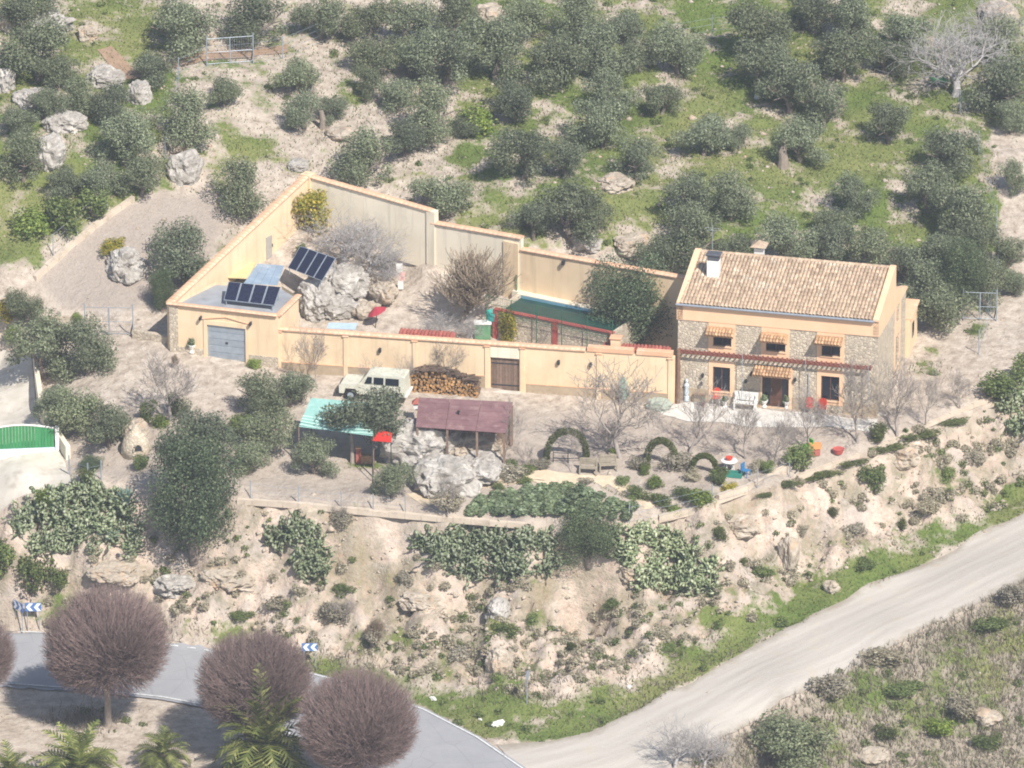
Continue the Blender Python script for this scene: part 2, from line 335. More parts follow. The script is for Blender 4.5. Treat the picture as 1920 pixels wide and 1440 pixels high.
base = np.where(up, .44, .0); base = np.where((PYg < 470) & (PXg > 850), .8, base); base = np.where(up & (PXg < 320), .78, base); base = np.where(M_['cliff'], .12, base)
base = np.where(bank > 0, .42, base); base = np.where(lane, .1, base)
grass = soften(np.maximum(np.maximum(ell(GRASS)*np.where(lane, .2, 1), VERGE), base)*np.where(M_['road'] | M_['track'] | M_['drive'] | M_['plot'] | M_['house'], 0, 1), 2)
dry = soften(np.maximum(ell(DRY), bank*.85)*np.where(M_['road'] | M_['track'], 0, 1), 2)
grav = soften(np.where(M_['plot'], .9, 0)+np.where(M_['yard'] & (PYg > 770), .5, 0), 3)
cl = soften(M_['cliff'], 3)
GZ2 = GZ-soften((M_['road'] | M_['track']), 1)*.10
# grid with wide coarse margins that reach the horizon
def margins(a, far): 
    e = np.array([2, 5, 10, 20, 40, 80, 160, 320, 700, far]); return np.concatenate([a[0]-e[::-1], a, a[-1]+e])
mx_, my_ = margins(gx, 2500), margins(gy, 2500)
FX, FY = np.meshgrid(mx_, my_); pad = lambda a: np.pad(a, 10, mode='edge')
FZ = pad(GZ2); R = np.maximum(np.abs(FX)-X1, 0)+np.maximum(FY-Y1, 0)
FZ = FZ+np.minimum(np.maximum(FY-Y1, 0)*.12, 60)-np.minimum(np.maximum(Y0-FY, 0)*.05, 12)
ny, nx = FX.shape; idx = np.arange(nx*ny).reshape(ny, nx)
F = np.stack([idx[:-1, :-1], idx[:-1, 1:], idx[1:, 1:], idx[1:, :-1]], -1).reshape(-1, 4)
me = npmesh('ground', np.stack([FX, FY, FZ], -1).reshape(-1, 3), F, True)
at = me.attributes.new('cover', 'FLOAT_COLOR', 'POINT')
at.data.foreach_set('color', np.stack([pad(grass), pad(grav), pad(cl), pad(dry)], -1).astype(np.float32).ravel())
def ground_mat():
    t = NT('soil and grass'); pos = t.new('NewGeometry').outputs['Position']; a = t.new('Attribute', attribute_name='cover')
    sp = t.new('SeparateColor'); t.link(a.outputs['Color'], sp.inputs[0]); gr, gv, cf = sp.outputs; dr = a.outputs['Alpha']
    n1 = t.noise(pos, .35, 4, .65); n2 = t.noise(pos, 1.6, 4, .7); n3 = t.noise(pos, 6.0, 3, .75); n4 = t.noise(pos, .12, 2)
    soil = t.ramp(n2, [(.28, lin('958778')), (.45, lin('b4a696')), (.62, lin('cabdad'))])
    rock = t.ramp(n2, [(.25, lin('9b8a7c')), (.42, lin('bfab99')), (.6, lin('dbc9b7'))])
    col = t.mix(cf, soil, rock)
    orange = t.math('MULTIPLY', cf, t.ramp(n1, [(.55, (0, 0, 0)), (.68, (1, 1, 1))])); col = t.mix(t.math('MULTIPLY', orange, .55), col, lin('c9a07c'))
    grey = t.math('MULTIPLY', cf, t.ramp(t.noise(pos, .5, 3, .7), [(.5, (0, 0, 0)), (.62, (1, 1, 1))])); col = t.mix(t.math('MULTIPLY', grey, .6), col, lin('b3aaa0'))
    col = t.mix(gv, col, t.ramp(n3, [(.3, lin('978b80')), (.7, lin('b0a498'))]))
    # fine pebbles
    col = t.mix(t.math('MULTIPLY', t.ramp(n3, [(.56, (0, 0, 0)), (.72, (1, 1, 1))]), .35), col, lin('8d7f6c'))
    sc_ = t.math('MULTIPLY', cf, t.ramp(t.math('ADD', t.math('MULTIPLY', n1, .6), t.math('MULTIPLY', n2, .5)), [(.5, (0, 0, 0)), (.6, (1, 1, 1))])); col = t.mix(t.math('MULTIPLY', sc_, .75), col, t.ramp(n3, [(.3, lin('6f6a55')), (.7, lin('9a917a'))]))
    drycol = t.ramp(n3, [(.3, lin('7a7364')), (.55, lin('968d7c')), (.75, lin('ada18b'))])
    df = t.math('ADD', dr, t.math('MULTIPLY_ADD', n2, 1.6, -1.15), clamp=True); df = t.ramp(df, [(.25, (0, 0, 0)), (.55, (1, 1, 1))]); col = t.mix(df, col, drycol)
    gcol = t.ramp(n3, [(.25, lin('4c5c2e')), (.5, lin('627339')), (.75, lin('7c844c'))])
    gcol = t.mix(t.ramp(n4, [(.4, (0, 0, 0)), (.65, (1, 1, 1))]), gcol, t.ramp(n3, [(.3, lin('66733c')), (.7, lin('938f5e'))]))
    gf = t.math('ADD', gr, t.math('MULTIPLY_ADD', t.math('ADD', t.math('MULTIPLY', n2, .4), t.math('MULTIPLY', n1, .95)), 2.6, -1.98), clamp=True)
    gf = t.math('MULTIPLY', t.ramp(gf, [(.28, (0, 0, 0)), (.6, (1, 1, 1))]), t.math('GREATER_THAN', gr, .02))
    col = t.mix(gf, col, gcol)
    t.bump(t.math('ADD', n3, t.math('MULTIPLY', n2, 1.5)), .8, .12)
    return t.fin(col, .95, .1)
struct(link('ground', me, ground_mat()))

# ------------------------------------------------------------------ road, track, paved strips
def resample(pl, n):
    pl = np.array(pl, float); d = np.r_[0, np.cumsum(np.hypot(*np.diff(pl, axis=0).T))]
    u = np.linspace(0, d[-1], n); return np.stack([np.interp(u, d, pl[:, k]) for k in range(pl.shape[1])], 1)
def strip(name, ea, eb, m, dz, n=120, k=10, wob=0, lev=None):
    hit = (lambda p: W(*p)[:2]) if lev is None else (lambda p: P(p[0], p[1], lev)[:2])
    a = resample([hit(p) for p in ea], n); b = resample([hit(p) for p in eb], n)
    s = np.linspace(0, 1, k)[None, :, None]
    if wob:
        w = np.array([fbm(i*.13, 3.3) for i in range(n)])[:, None]*wob; w2 = np.array([fbm(i*.17, 8.3) for i in range(n)])[:, None]*wob
        d = (b-a)/np.maximum(np.linalg.norm(b-a, axis=1, keepdims=True), .1); a = a+d*w; b = b+d*w2
    xy = a[:, None]*(1-s)+b[:, None]*s; z = H(xy[..., 0], xy[..., 1])+dz
    V = np.concatenate([xy, z[..., None]], -1).reshape(-1, 3); i = np.arange(n*k).reshape(n, k)
    F = np.stack([i[:-1, :-1], i[:-1, 1:], i[1:, 1:], i[1:, :-1]], -1).reshape(-1, 4)
    e1, e2 = V[F[0, 1]]-V[F[0, 0]], V[F[0, 3]]-V[F[0, 0]]
    if np.cross(e1, e2)[2] < 0: F = F[:, ::-1]
    me = npmesh(name, V, F, True); ac = me.attributes.new('across', 'FLOAT', 'POINT'); ac.data.foreach_set('value', np.tile(np.linspace(0, 1, k), n).astype(np.float32)); return link(name, me, m)
RF = [(-140,1171),(-60,1178),(100,1186),(250,1200),(380,1216),(550,1252),(700,1292),(800,1330),(900,1382),(985,1440),(1050,1500),(1120,1600)]
RN = [(-140,1278),(-60,1284),(0,1286),(150,1297),(300,1312),(420,1335),(520,1370),(620,1430),(680,1500),(710,1560),(740,1620),(770,1680)]
def asphalt():
    t = NT('asphalt'); p = t.new('NewGeometry').outputs['Position']; n = t.noise(p, .5, 5, .7); n2 = t.noise(p, 30, 3)
    c = t.ramp(n, [(.3, lin('939395')), (.7, lin('a3a2a3'))]); c = t.mix(.25, c, t.ramp(n2, [(.3, lin('858586')), (.7, lin('b5b4b2'))]))
    crk = t.new('TexVoronoi', feature='DISTANCE_TO_EDGE'); crk.inputs['Scale'].default_value = .35; t.link(p, crk.inputs['Vector'])
    c = t.mix(t.math('MULTIPLY', t.ramp(crk.outputs[0], [(0, (1, 1, 1)), (.012, (0, 0, 0))]), .3), c, lin('6a6a6c'))
    t.bump(n2, .3, .01); return t.fin(c, .85, .2)
struct(strip('road', RF, RN, asphalt(), .05, 200, 20, lev=-9))
WP = mat('road paint', 'e8e8e6', 'cfcfcc', 6, .7, .1, stain=('9a9a98', 5))
def offset(ea, eb, f0, f1, nm):
    a = resample([P(*p, -9)[:2] for p in ea], 200); b = resample([P(*p, -9)[:2] for p in eb], 200)
    d = (b-a)/np.linalg.norm(b-a, axis=1, keepdims=True); V = []
    for i in range(200):
        for f in (f0, f1): q = a[i]+d[i]*f; V.append((q[0], q[1], G(*q)+.085))
    F = [(2*i, 2*i+1, 2*i+3, 2*i+2) for i in range(199)]
    if np.cross(np.subtract(V[1], V[0]), np.subtract(V[2], V[0]))[2] < 0: F = [f[::-1] for f in F]
    return struct(link(nm, npmesh(nm, V, F), WP))
offset(RF, RN, .18, .30, 'road_edge_line'); offset(RN, RF, .24, .37, 'road_edge_line')
TF = [(930,1394),(1020,1394),(1100,1376),(1200,1328),(1300,1278),(1400,1218),(1550,1143),(1700,1071),(1800,1023),(1960,946),(2100,880)]
TN = [(1030,1520),(1120,1500),(1210,1480),(1290,1438),(1350,1386),(1430,1338),(1500,1297),(1700,1192),(1800,1144),(1960,1067),(2100,998)]
def gravel():
    t = NT('track gravel'); p = t.new('NewGeometry').outputs['Position']; n2 = t.noise(p, 14, 4)
    vr = t.new('VectorRotate', rotation_type='Z_AXIS'); vr.inputs['Angle'].default_value = math.radians(-34); t.link(p, vr.inputs['Vector'])
    mp = t.new('Mapping'); mp.inputs['Scale'].default_value = (.03, 1.6, 1); t.link(vr.outputs[0], mp.inputs[0])
    n = t.noise(mp.outputs[0], 1.2, 4, .55); n3 = t.noise(p, .8, 6, .7)
    c = t.ramp(n, [(.3, lin('b6ada2')), (.5, lin('bfb7ab')), (.7, lin('c7bfb3'))]); c = t.mix(.25, c, t.ramp(n2, [(.3, lin('a0978c')), (.7, lin('cdc6bc'))]))
    c = t.mix(t.math('MULTIPLY', t.ramp(n3, [(.55, (0, 0, 0)), (.7, (1, 1, 1))]), .5), c, lin('c4b49c'))
    ax = t.new('Attribute', attribute_name='across').outputs['Fac']; wob = t.math('MULTIPLY_ADD', t.noise(p, .2, 2), .07, -.035); ax = t.math('ADD', ax, wob)
    rut = None
    for c0_ in (.22, .40, .60, .78):
        g_ = t.math('MULTIPLY', t.math('SUBTRACT', ax, c0_), 18.0); g_ = t.math('SUBTRACT', 1.0, t.math('MULTIPLY', g_, g_), clamp=True); rut = g_ if rut is None else t.math('MAXIMUM', rut, g_)
    c = t.mix(t.math('MULTIPLY', rut, .22), c, lin('d3ccc1'))
    eg = t.math('MULTIPLY', t.math('ABSOLUTE', t.math('SUBTRACT', ax, .5)), 2.0); eg = t.ramp(t.math('ADD', eg, t.math('MULTIPLY_ADD', n3, .5, -.25)), [(.82, (0, 0, 0)), (1.0, (1, 1, 1))]); c = t.mix(t.math('MULTIPLY', eg, .7), c, lin('8f8472'))
    t.bump(t.math('SUBTRACT', t.math('ADD', n2, n), t.math('MULTIPLY', rut, .3)), .55, .05); return t.fin(c, .95, .1)
struct(strip('dirt_track', TF, TN, gravel(), .03, 160, 24, .5))
CONC = mat('pale concrete', 'd6cec0', 'c2b9aa', 1.2, .9, .2, coord='World', stain=('a79d8d', .8))
struct(strip('house_terrace', [(1238,760),(1300,755),(1450,769),(1645,789)], [(1238,775),(1300,790),(1450,800),(1640,812)], mat('terrace paving', 'd8d4cc', 'c9c4bb', 2, .85, .2, coord='World', stain=('b7ad9c', 1.5)), .03, 40, 8, .4))
struct(strip('driveway', [(-90,640),(10,655),(58,668),(64,720),(72,790),(122,868),(136,905)], [(-140,640),(-140,700),(-140,760),(-140,800),(-130,860),(-60,970),(-10,972)], CONC, .04, 60, 16))
struct(strip('garden_path', [(760,925),(900,900),(1020,880),(1090,893),(1150,890),(1190,915),(1230,945)], [(800,950),(900,918),(1020,900),(1090,912),(1135,905),(1165,925),(1205,955)], mat('path soil', 'd3c2a8', 'bfad92', 2.5, .95, .4, coord='World'), .025, 60, 5, .3))
struct(strip('upper_path', [(180,95),(215,130),(240,150),(330,128),(430,112),(540,100)], [(205,88),(235,118),(260,135),(340,112),(430,95),(540,84)], mat('lane soil', 'a58a72', '8f7762', 2.5, .95, .4, coord='World'), .05, 50, 5, .3))
# ------------------------------------------------------------------ shared materials
PEACH = mat('ochre render', 'ecd3b0', 'e3c8a3', .6, .9, .15, stain=('d9bf9c', .35), coord='World', streak='cdb593')
PEACH2 = mat('apricot render', 'efcaa6', 'e8bf9a', .7, .9, .12, coord='World')
CEMENT = mat('cream cement render', 'efe3cc', 'e3d7bf', .5, .92, .2, stain=('cfc5b2', .4), coord='World', streak='c3b9a6')
COPING = mat('coping clay', 'e3b794', 'd8a784', 1.5, .9, .25, vary=.1, stain=('ecd2b8', 1.2))
TILE = mat('old roof tile', 'cdb599', 'a9917a', 2.2, .92, .4, vary=.22, stain=('d6c8b4', 1.6))
AWN = mat('awning tile', 'c09a74', '997456', 5, .9, .4, vary=.3, stain=('d6bf9c', 6))
def stone():
    t = NT('rubble stone'); co = t.new('TexCoord').outputs['Object']; v = t.new('TexVoronoi'); v.inputs['Scale'].default_value = 5.5; t.link(co, v.inputs['Vector'])
    e = t.new('TexVoronoi', feature='DISTANCE_TO_EDGE'); e.inputs['Scale'].default_value = 5.5; t.link(co, e.inputs['Vector'])
    sp = t.new('SeparateColor'); t.link(v.outputs['Color'], sp.inputs[0])
    c = t.ramp(sp.outputs[0], [(0, lin('b8ab98')), (.4, lin('cbbda7')), (.7, lin('d8cab3')), (1, lin('e3d5bd'))])
    c = t.mix(t.ramp(e.outputs[0], [(0, (1, 1, 1)), (.09, (0, 0, 0))]), c, lin('c4b7a3'))
    c = t.mix(t.math('MULTIPLY', t.noise(co, .7, 4), .3), c, lin('b0a28e'))
    t.bump(t.ramp(e.outputs[0], [(0, (0, 0, 0)), (.15, (1, 1, 1))]), .7, .05); return t.fin(c, .92, .2)
STONE = stone()
GLASS = mat('dark window glass', '1b2430', '141b26', 2, .15, 0, spec=.5)
WOODD = mat('dark door wood', '6b4c3c', '55392d', 3, .7, .3, vary=.12)
WOODG = mat('weathered gate wood', '8b7566', '776253', 4, .8, .4, vary=.18)
REDB = mat('red brown trellis paint', '8e5a4c', '77483d', 6, .8, .2, vary=.15)
METAL = mat('galvanised steel', 'a9b2ba', '969fa8', 3, .5, .1, metal=.3, vary=.08)
DARKM = mat('dark iron', '3b3d42', '2d2f33', 5, .6, .2)
WHITE = mat('white paint', 'ecebe6', 'dcdad3', 5, .6, .1, vary=.05)
REDP = mat('red plastic', 'd8503c', 'c44634', 5, .5, .1)
REDT = mat('red painted coping', 'c3635a', 'ad544d', 3, .8, .2, vary=.1)
TERRA = mat('red lean-to tile', 'b0685a', '9a584c', 3, .85, .3, vary=.2)
BARK = mat('bark', '8b8076', '6f655c', 4, .95, .6, bsc=9)
LIME = mat('limestone', 'bfb9b0', '918a80', 1.4, .95, 1, bsc=3, bdist=.15, stain=('d2ccc2', 1.1), coord='World')
LIMEW = mat('pale limestone', 'c3b7a6', '9c8f7d', 1.3, .95, 1, bsc=3, bdist=.12, stain=('bfa183', .9), coord='World')

def wallgrid(mb, L, Hh, ops, th=.35, z0=0.0):
    """front skin of a wall in the plane y=0 (facing -y) with openings (x0,x1,z0,z1) and their reveals"""
    xs = sorted({0, L} | {v for o in ops for v in o[:2]}); zs = sorted({z0, Hh} | {v for o in ops for v in o[2:]})
    for i in range(len(xs)-1):
        for j in range(len(zs)-1):
            cx, cz = (xs[i]+xs[i+1])/2, (zs[j]+zs[j+1])/2
            if any(o[0] < cx < o[1] and o[2] < cz < o[3] for o in ops): continue
            mb.add([(xs[i], 0, zs[j]), (xs[i+1], 0, zs[j]), (xs[i+1], 0, zs[j+1]), (xs[i], 0, zs[j+1])], [(0, 1, 2, 3)])
    for a, b, c, d in ops:
        mb.add([(a, 0, c), (b, 0, c), (b, 0, d), (a, 0, d), (a, th, c), (b, th, c), (b, th, d), (a, th, d)], [(0, 4, 5, 1), (1, 5, 6, 2), (2, 6, 7, 3), (3, 7, 4, 0), (4, 7, 6, 5)])
    return mb
def tile_mesh(l=.46, r0=.115, r1=.09, seg=5):
    mb = MB(); vs_, fs = [], []
    for (y, r) in ((0, r0), (l, r1)):
        for k in range(seg+1): a = math.pi*k/seg; vs_.append((-r*math.cos(a), y, r*math.sin(a)*.85))
        for k in range(seg+1): a = math.pi*k/seg; vs_.append((-(r-.02)*math.cos(a), y, (r-.02)*math.sin(a)*.85))
    n = seg+1
    for k in range(seg):
        fs.append((k, k+1, 2*n+k+1, 2*n+k)); fs.append((n+k+1, n+k, 3*n+k, 3*n+k+1)); fs.append((k, n+k, n+k+1, k+1))
    mb.add(vs_, fs); me = bpy.data.meshes.new('roof_tile'); me.from_pydata(mb.v, [], mb.f); return me
TILE_ME = tile_mesh(); TILE_ME.materials.append(TILE)
def part_copies(me, name, parent, mats_list):
    for M in mats_list:
        o = bpy.data.objects.new(name, me); COL.objects.link(o); o.parent = parent; o.matrix_local = M
def joined(me, mats_list, name, m, parent):
    n = len(me.vertices); V0 = np.empty(n*3); me.vertices.foreach_get('co', V0); V0 = np.c_[V0.reshape(-1, 3), np.ones(n)]
    fs0 = [tuple(p.vertices) for p in me.polygons]; Vs = []; fs = []
    for i, M in enumerate(mats_list):
        Vs.append((V0@np.array(M).T)[:, :3]); fs += [tuple(k+i*n for k in f) for f in fs0]
    q = bpy.data.meshes.new(name); q.from_pydata(np.concatenate(Vs).tolist(), [], fs); o = link(name, q, m, parent); o['kind'] = 'stuff'; return o

# ------------------------------------------------------------------ farmhouse
A = P(1270, 749, 0); B = P(1643, 783, 0); HL = float(np.hypot(B[0]-A[0], B[1]-A[1])); HR = math.atan2(B[1]-A[1], B[0]-A[0])
ex, ey = np.array([math.cos(HR), math.sin(HR)]), np.array([-math.sin(HR), math.cos(HR)])
def onfac(px, py, y=0.0):                                     # photo pixel -> (along facade, height) on the plane y behind the facade
    d = ray(px, py); n = np.array([ey[0], ey[1], 0]); t = (np.dot(np.r_[A[:2], 0]+n*y-CAM, n))/np.dot(d, n); q = CAM+d*t
    return float(np.dot(q[:2]-A[:2], ex)), float(q[2])
Z = lambda zx, zy, y=0.0: onfac(1240+zx/3.84, 440+zy/3.84, y)  # pixel in the 3.84x enlargement
house = thing('farmhouse', 'two-storey stone farmhouse with tiled roof and apricot cornice beside the courtyard', 'house', (A[0], A[1], 0), HR)
ZC = Z(830, 672)[1]; ZE = ZC+1.08                               # cornice band, eave
def op(x0, y0, x1, y1): a = Z(x0, (y0+y1)/2); b = Z(x1, (y0+y1)/2); return a[0], b[0]
wins = []
for (x0, x1, zb, up_) in ((372, 503, Z(438, 803)[1], 1), (752, 892, Z(822, 840)[1], 1), (1153, 1287, Z(1220, 875)[1], 1), (372, 497, Z(435, 1128)[1], 0), (1153, 1285, Z(1220, 1195)[1], 0)):
    s0, s1 = Z(x0, 900)[0], Z(x1, 900)[0]; wins.append((s0, s1, zb, zb+(1.25 if up_ else 1.62), up_))
ds0, ds1 = Z(725, 1100)[0], Z(918, 1100)[0]; door = (ds0, ds1, .08, 2.25)
ops = [w[:4] for w in wins]+[door]
DEP1, DEP2, ZR = 5.3, 9.4, ZE+1.5                              # ridge depth, house depth, ridge height
sops = [(6.3, 7.1, 3.75, 4.9), (6.1, 7.2, .75, 2.95)]       # openings of the gable side, along depth
mb = MB(); wallgrid(mb, HL, ZC, ops, .38, -.6)
side = MB(); wallgrid(side, DEP2, 4.95, sops, .3, -.6)
for v in side.v: mb.v.append((HL-v[1], v[0], v[2]))
o_ = len(mb.v)-len(side.v); mb.f += [tuple(i+o_ for i in f) for f in side.f]
mb.add([(0, 0, -.6), (0, DEP2, -.6), (0, DEP2, ZC-.8), (0, 0, ZC), (HL, DEP2, -.6), (HL, DEP2, ZC-.8)], [(0, 3, 2, 1), (1, 2, 5, 4)])
# gable triangle of stone between the rectangle and the apricot band
mb.add([(HL, 0, 4.95), (HL, DEP2, 4.95), (HL, DEP2, 4.97), (HL, 0, ZC)], [(0, 1, 2, 3)])
mb.build('wall', STONE, house)
cn = MB()
cn.box(-.06, HL+.06, -.06, .3, ZC, ZE, .02)                     # front band
prof = [(-.06, ZC+.003), (DEP2+.06, 4.97), (DEP2+.06, ZE-1.3), (DEP1+.1, ZE+.02), (DEP1+.1, ZR+.12), (DEP1-.25, ZR+.12), (-.16, ZE+.12), (-.16, ZE-.02), (-.06, ZE-.02)]
for x0, x1 in ((HL-.3, HL+.08), (-.08, .3)):
    n = len(prof); cn.add([(x0, y, z) for y, z in prof]+[(x1, y, z) for y, z in prof], [tuple(range(n)), tuple(range(2*n-1, n-1, -1))]+[(i, n+i, n+(i+1) % n, (i+1) % n) for i in range(n)])
cn.build('cornice', PEACH2, house)
MB().add([(.3, DEP1, ZE+.0), (HL-.3, DEP1, ZE), (HL-.3, DEP2+.06, ZE-1.4), (.3, DEP2+.06, ZE-1.4), (.3, DEP1, ZR), (HL-.3, DEP1, ZR)], [(0, 1, 2, 3), (0, 1, 5, 4)]).build('rear_roof', PEACH2, house)
# surrounds
def frame_band(x0, x1, z0, z1, hole, y=-.035):
    sr = MB(); xs = [x0, hole[0], hole[1], x1]; zs = [z0, max(z0, hole[2]), min(z1, hole[3]), z1]
    for i in range(3):
        for j in range(3):
            if i == 1 and j == 1 or zs[j+1]-zs[j] < .02 or xs[i+1]-xs[i] < .02: continue
            sr.box(xs[i], xs[i+1], y, .02, zs[j], zs[j+1])
    sr.build('window_surround', PEACH2, house)
for w in wins:
    if w[4]: frame_band(w[0]-.3, w[1]+.25, w[2]-.5, ZC-.01, w)
    else: frame_band(w[0]-.26, w[1]+.26, max(w[2]-.3, 0), w[3]+.42, w)
frame_band(door[0]-.08, door[1]+.22, .0, door[3]+.5, door)
MB().box(HL-.01, HL+.03, 5.7, 6.09, .35, 4.95).box(HL-.01, HL+.03, 7.21, 7.6, .35, 4.95).box(HL-.01, HL+.03, 6.09, 7.21, 2.96, 3.74).build('window_surround', PEACH2, house)
for w in wins:
    f = MB(); x0, x1, z0, z1 = w[:4]; t_ = .06
    f.box(x0, x0+t_, .1, .17, z0, z1); f.box(x1-t_, x1, .1, .17, z0, z1); f.box(x0+t_, x1-t_, .1, .17, z0, z0+t_); f.box(x0+t_, x1-t_, .1, .17, z1-t_, z1); f.box((x0+x1)/2-.03, (x0+x1)/2+.03, .11, .16, z0+t_, z1-t_)
    wi = f.build('window', WOODD, house)
    for a_, b_ in ((x0+t_, (x0+x1)/2-.03), ((x0+x1)/2+.03, x1-t_)): MB().box(a_, b_, .13, .15, z0+t_, z1-t_).build('pane', GLASS, wi)
    MB().box(x0-.06, x1+.06, -.1, .1, z0-.07, z0-.002).build('sill', PEACH2, wi)
dr = MB().box(door[0], door[1], .12, .2, .08, .2).box(door[0], door[0]+.12, .12, .2, .2, 2.25).box(door[1]-.12, door[1], .12, .2, .2, 2.25).box(door[0]+.12, door[1]-.12, .12, .2, 2.1, 2.25).build('door', WOODD, house)
q = (door[0]+door[1])/2
MB().box(door[0]+.12, q-.35, .14, .17, .2, 2.1).build('pane', GLASS, dr); MB().box(q-.35, q+.4, .13, .19, .2, 2.1, .02).build('leaf_panel', WOODD, dr); MB().box(q+.4, door[1]-.12, .14, .17, .2, 2.1).build('pane', GLASS, dr)
MB().tube([(q-.25, .05, 1.1), (q-.25, .05, 1.3)], .02).build('handle', METAL, dr)
for s_, nm in zip(sops, ('window', 'door')):
    wi = MB().box(HL-.2, HL-.14, s_[0], s_[1], s_[2], s_[3]).build(nm, WOODD, house); MB().box(HL-.14, HL-.12, s_[0]+.08, s_[1]-.08, s_[2]+.08, s_[3]-.08).build('pane', GLASS, wi)
# roof with barrel tiles
RA = math.atan2(ZR-ZE-.06, DEP1+.12); RL = math.hypot(ZR-ZE-.06, DEP1+.12)
roof = MB().slab((.1, -.16, ZE+.05), (HL-.32, -.16, ZE+.05), (HL-.32, DEP1-.05, ZR-.02), (.1, DEP1-.05, ZR-.02), .06).build('roof', mat('roof channel tile', '9a7f63', '7f6850', 3, .9, .3), house)
cols = np.arange(.22, HL-.42, .232); rows = int(RL/.37)
near, far = [], []
for j in range(rows):
    for x in cols:
        y = -.2+j*.37*math.cos(RA); z = ZE+.05+(j*.37)*math.sin(RA)
        Mx = Matrix.Translation((x+rnd.uniform(-.012, .012), y+rnd.uniform(-.02, .02), z+.015+rnd.uniform(0, .012))) @ Matrix.Rotation(RA-.03+rnd.uniform(-.02, .02), 4, 'X') @ Matrix.Rotation(rnd.uniform(-.04, .04), 4, 'Z')
        (near if j < 5 else far).append(Mx)
part_copies(TILE_ME, 'roof_tile', roof, near[:300]); joined(TILE_ME, far+near[300:], 'upper_roof_tile', TILE, roof)
rt = []
for x in np.arange(.1, HL-.3, .4): rt.append(Matrix.Translation((x, DEP1-.06, ZR+.0)) @ Matrix.Rotation(-math.pi/2, 4, 'Z') @ Matrix.Scale(1.3, 4))
part_copies(TILE_ME, 'ridge_tile', roof, rt)
MB().tube([(-.1, -.24, ZE+.0), (HL-.2, -.24, ZE+.0)], .075, 8).build('gutter', METAL, house)
MB().tube([(HL*.66, -.1, 0), (HL*.66, -.1, 2.6)], .03).build('downpipe', METAL, house)
# awnings
for k, (x0, x1, y0, y1, dd) in enumerate(((330, 528, 662, 738, .8), (722, 915, 706, 783, .8), (1116, 1310, 728, 800, .8), (675, 945, 948, 1030, 1.0))):
    s0, s1 = Z(x0, y0)[0], Z(x1, y0)[0]; zt = onfac(1240+(x0+x1)/2/3.84, 440+y0/3.84, 0)[1]; zb = onfac(1240+(x0+x1)/2/3.84, 440+y1/3.84, -dd)[1]+.03
    aw = MB().slab((s0, -dd, zb), (s1, -dd, zb), (s1, -.02, zt), (s0, -.02, zt), .07).build('awning', AWN, house)
    al = math.atan2(zt-zb, dd); Ls = math.hypot(zt-zb, dd); tl = []
    for j in range(int(Ls/.3)):
        for x in np.arange(s0+.1, s1-.02, .2): tl.append(Matrix.Translation((x, -dd-.03+j*.3*math.cos(al), zb+.01+j*.3*math.sin(al))) @ Matrix.Rotation(al-.03, 4, 'X') @ Matrix.Diagonal((.85, .8, .9, 1)))
    if k == 0: AT = TILE_ME.copy(); AT.materials.clear(); AT.materials.append(AWN)
    part_copies(AT, 'awning_tile', aw, tl)
    for s in (s0+.1, s1-.1): MB().tube([(s, -.02, zb-.35), (s, -dd+.1, zb-.05)], .025, 5).build('bracket', DARKM, aw)
# chimneys and aerial
def roofz(y): return ZE+.05+(y+.3)*math.tan(RA)
cx_ = Z(262, 300)[0]+.4; ch = MB().box(cx_-.38, cx_+.38, 2.6, 3.2, roofz(2.6)-.2, roofz(3.2)+.95, .02).build('chimney', WHITE, house)
MB().box(cx_-.36, cx_+.36, 2.62, 3.18, roofz(3.2)+.952, roofz(3.2)+1.25, .03).box(cx_-.46, cx_+.46, 2.55, 3.25, roofz(3.2)+1.25, roofz(3.2)+1.42, .05).build('chimney_cap', mat('soot grey cap', '5d6066', '4b4e54', 4), ch)
cx_ = Z(705, 130, 5.8)[0]; ch = MB().box(cx_-.28, cx_+.28, 5.55, 6.1, ZE-.2, ZR+.35, .02).build('chimney', WHITE, house)
MB().add([(cx_-.5, 5.3, ZR+.5), (cx_+.5, 5.3, ZR+.5), (cx_+.5, 6.35, ZR+.5), (cx_-.5, 6.35, ZR+.5), (cx_, 5.82, ZR+.85)], [(0, 1, 4), (1, 2, 4), (2, 3, 4), (3, 0, 4), (3, 2, 1, 0)]).build('chimney_hat', TILE, ch)
for a_, b_ in ((-.25, 5.55), (.2, 5.55), (-.25, 6.05), (.2, 6.05)): MB().box(cx_+a_, cx_+a_+.06, b_, b_+.06, ZR+.35, ZR+.5).build('chimney_pier', WHITE, ch)
ax = Z(368, 60, 6)[0]; MB().tube([(ax, 6, ZE-.5), (ax, 6, ZR+1.5)], .02, 5).tube([(ax-.5, 6, ZR+1.3), (ax+.5, 6, ZR+1.3)], .012, 4).tube([(ax-.35, 6, ZR+1.15), (ax+.35, 6, ZR+1.15)], .012, 4).build('aerial', METAL, house)
# rear annex that shows past the gable
an = MB().box(HL-2, HL+.28, DEP2+.09, DEP2+2.7, -.4, 2.8).build('annex', PEACH, house)
MB().slab((HL-2.1, DEP2+.1, 2.9), (HL+.4, DEP2+.1, 2.9), (HL+.4, DEP2+2.8, 3.2), (HL-2.1, DEP2+2.8, 3.2), .1).build('annex_roof', COPING, an)
MB().box(HL+.27, HL+.3, DEP2+.9, DEP2+1.5, 1.3, 2.3).build('window', GLASS, an)
MB().box(HL+.05, HL+.55, .2, DEP2+.1, -.3, .12).build('plinth', CONC, house)
for a_, b_ in ((-.02, wins[3][0]-.28), (wins[3][1]+.28, ds0-.12), (ds1+.26, wins[4][0]-.28), (wins[4][1]+.28, HL+.02)): MB().box(a_, b_, -.05, .01, -.3, .85).build('plinth', mat('plinth stone', 'b9a68c', 'a5937a', 3, .9, .5, bsc=8), house)
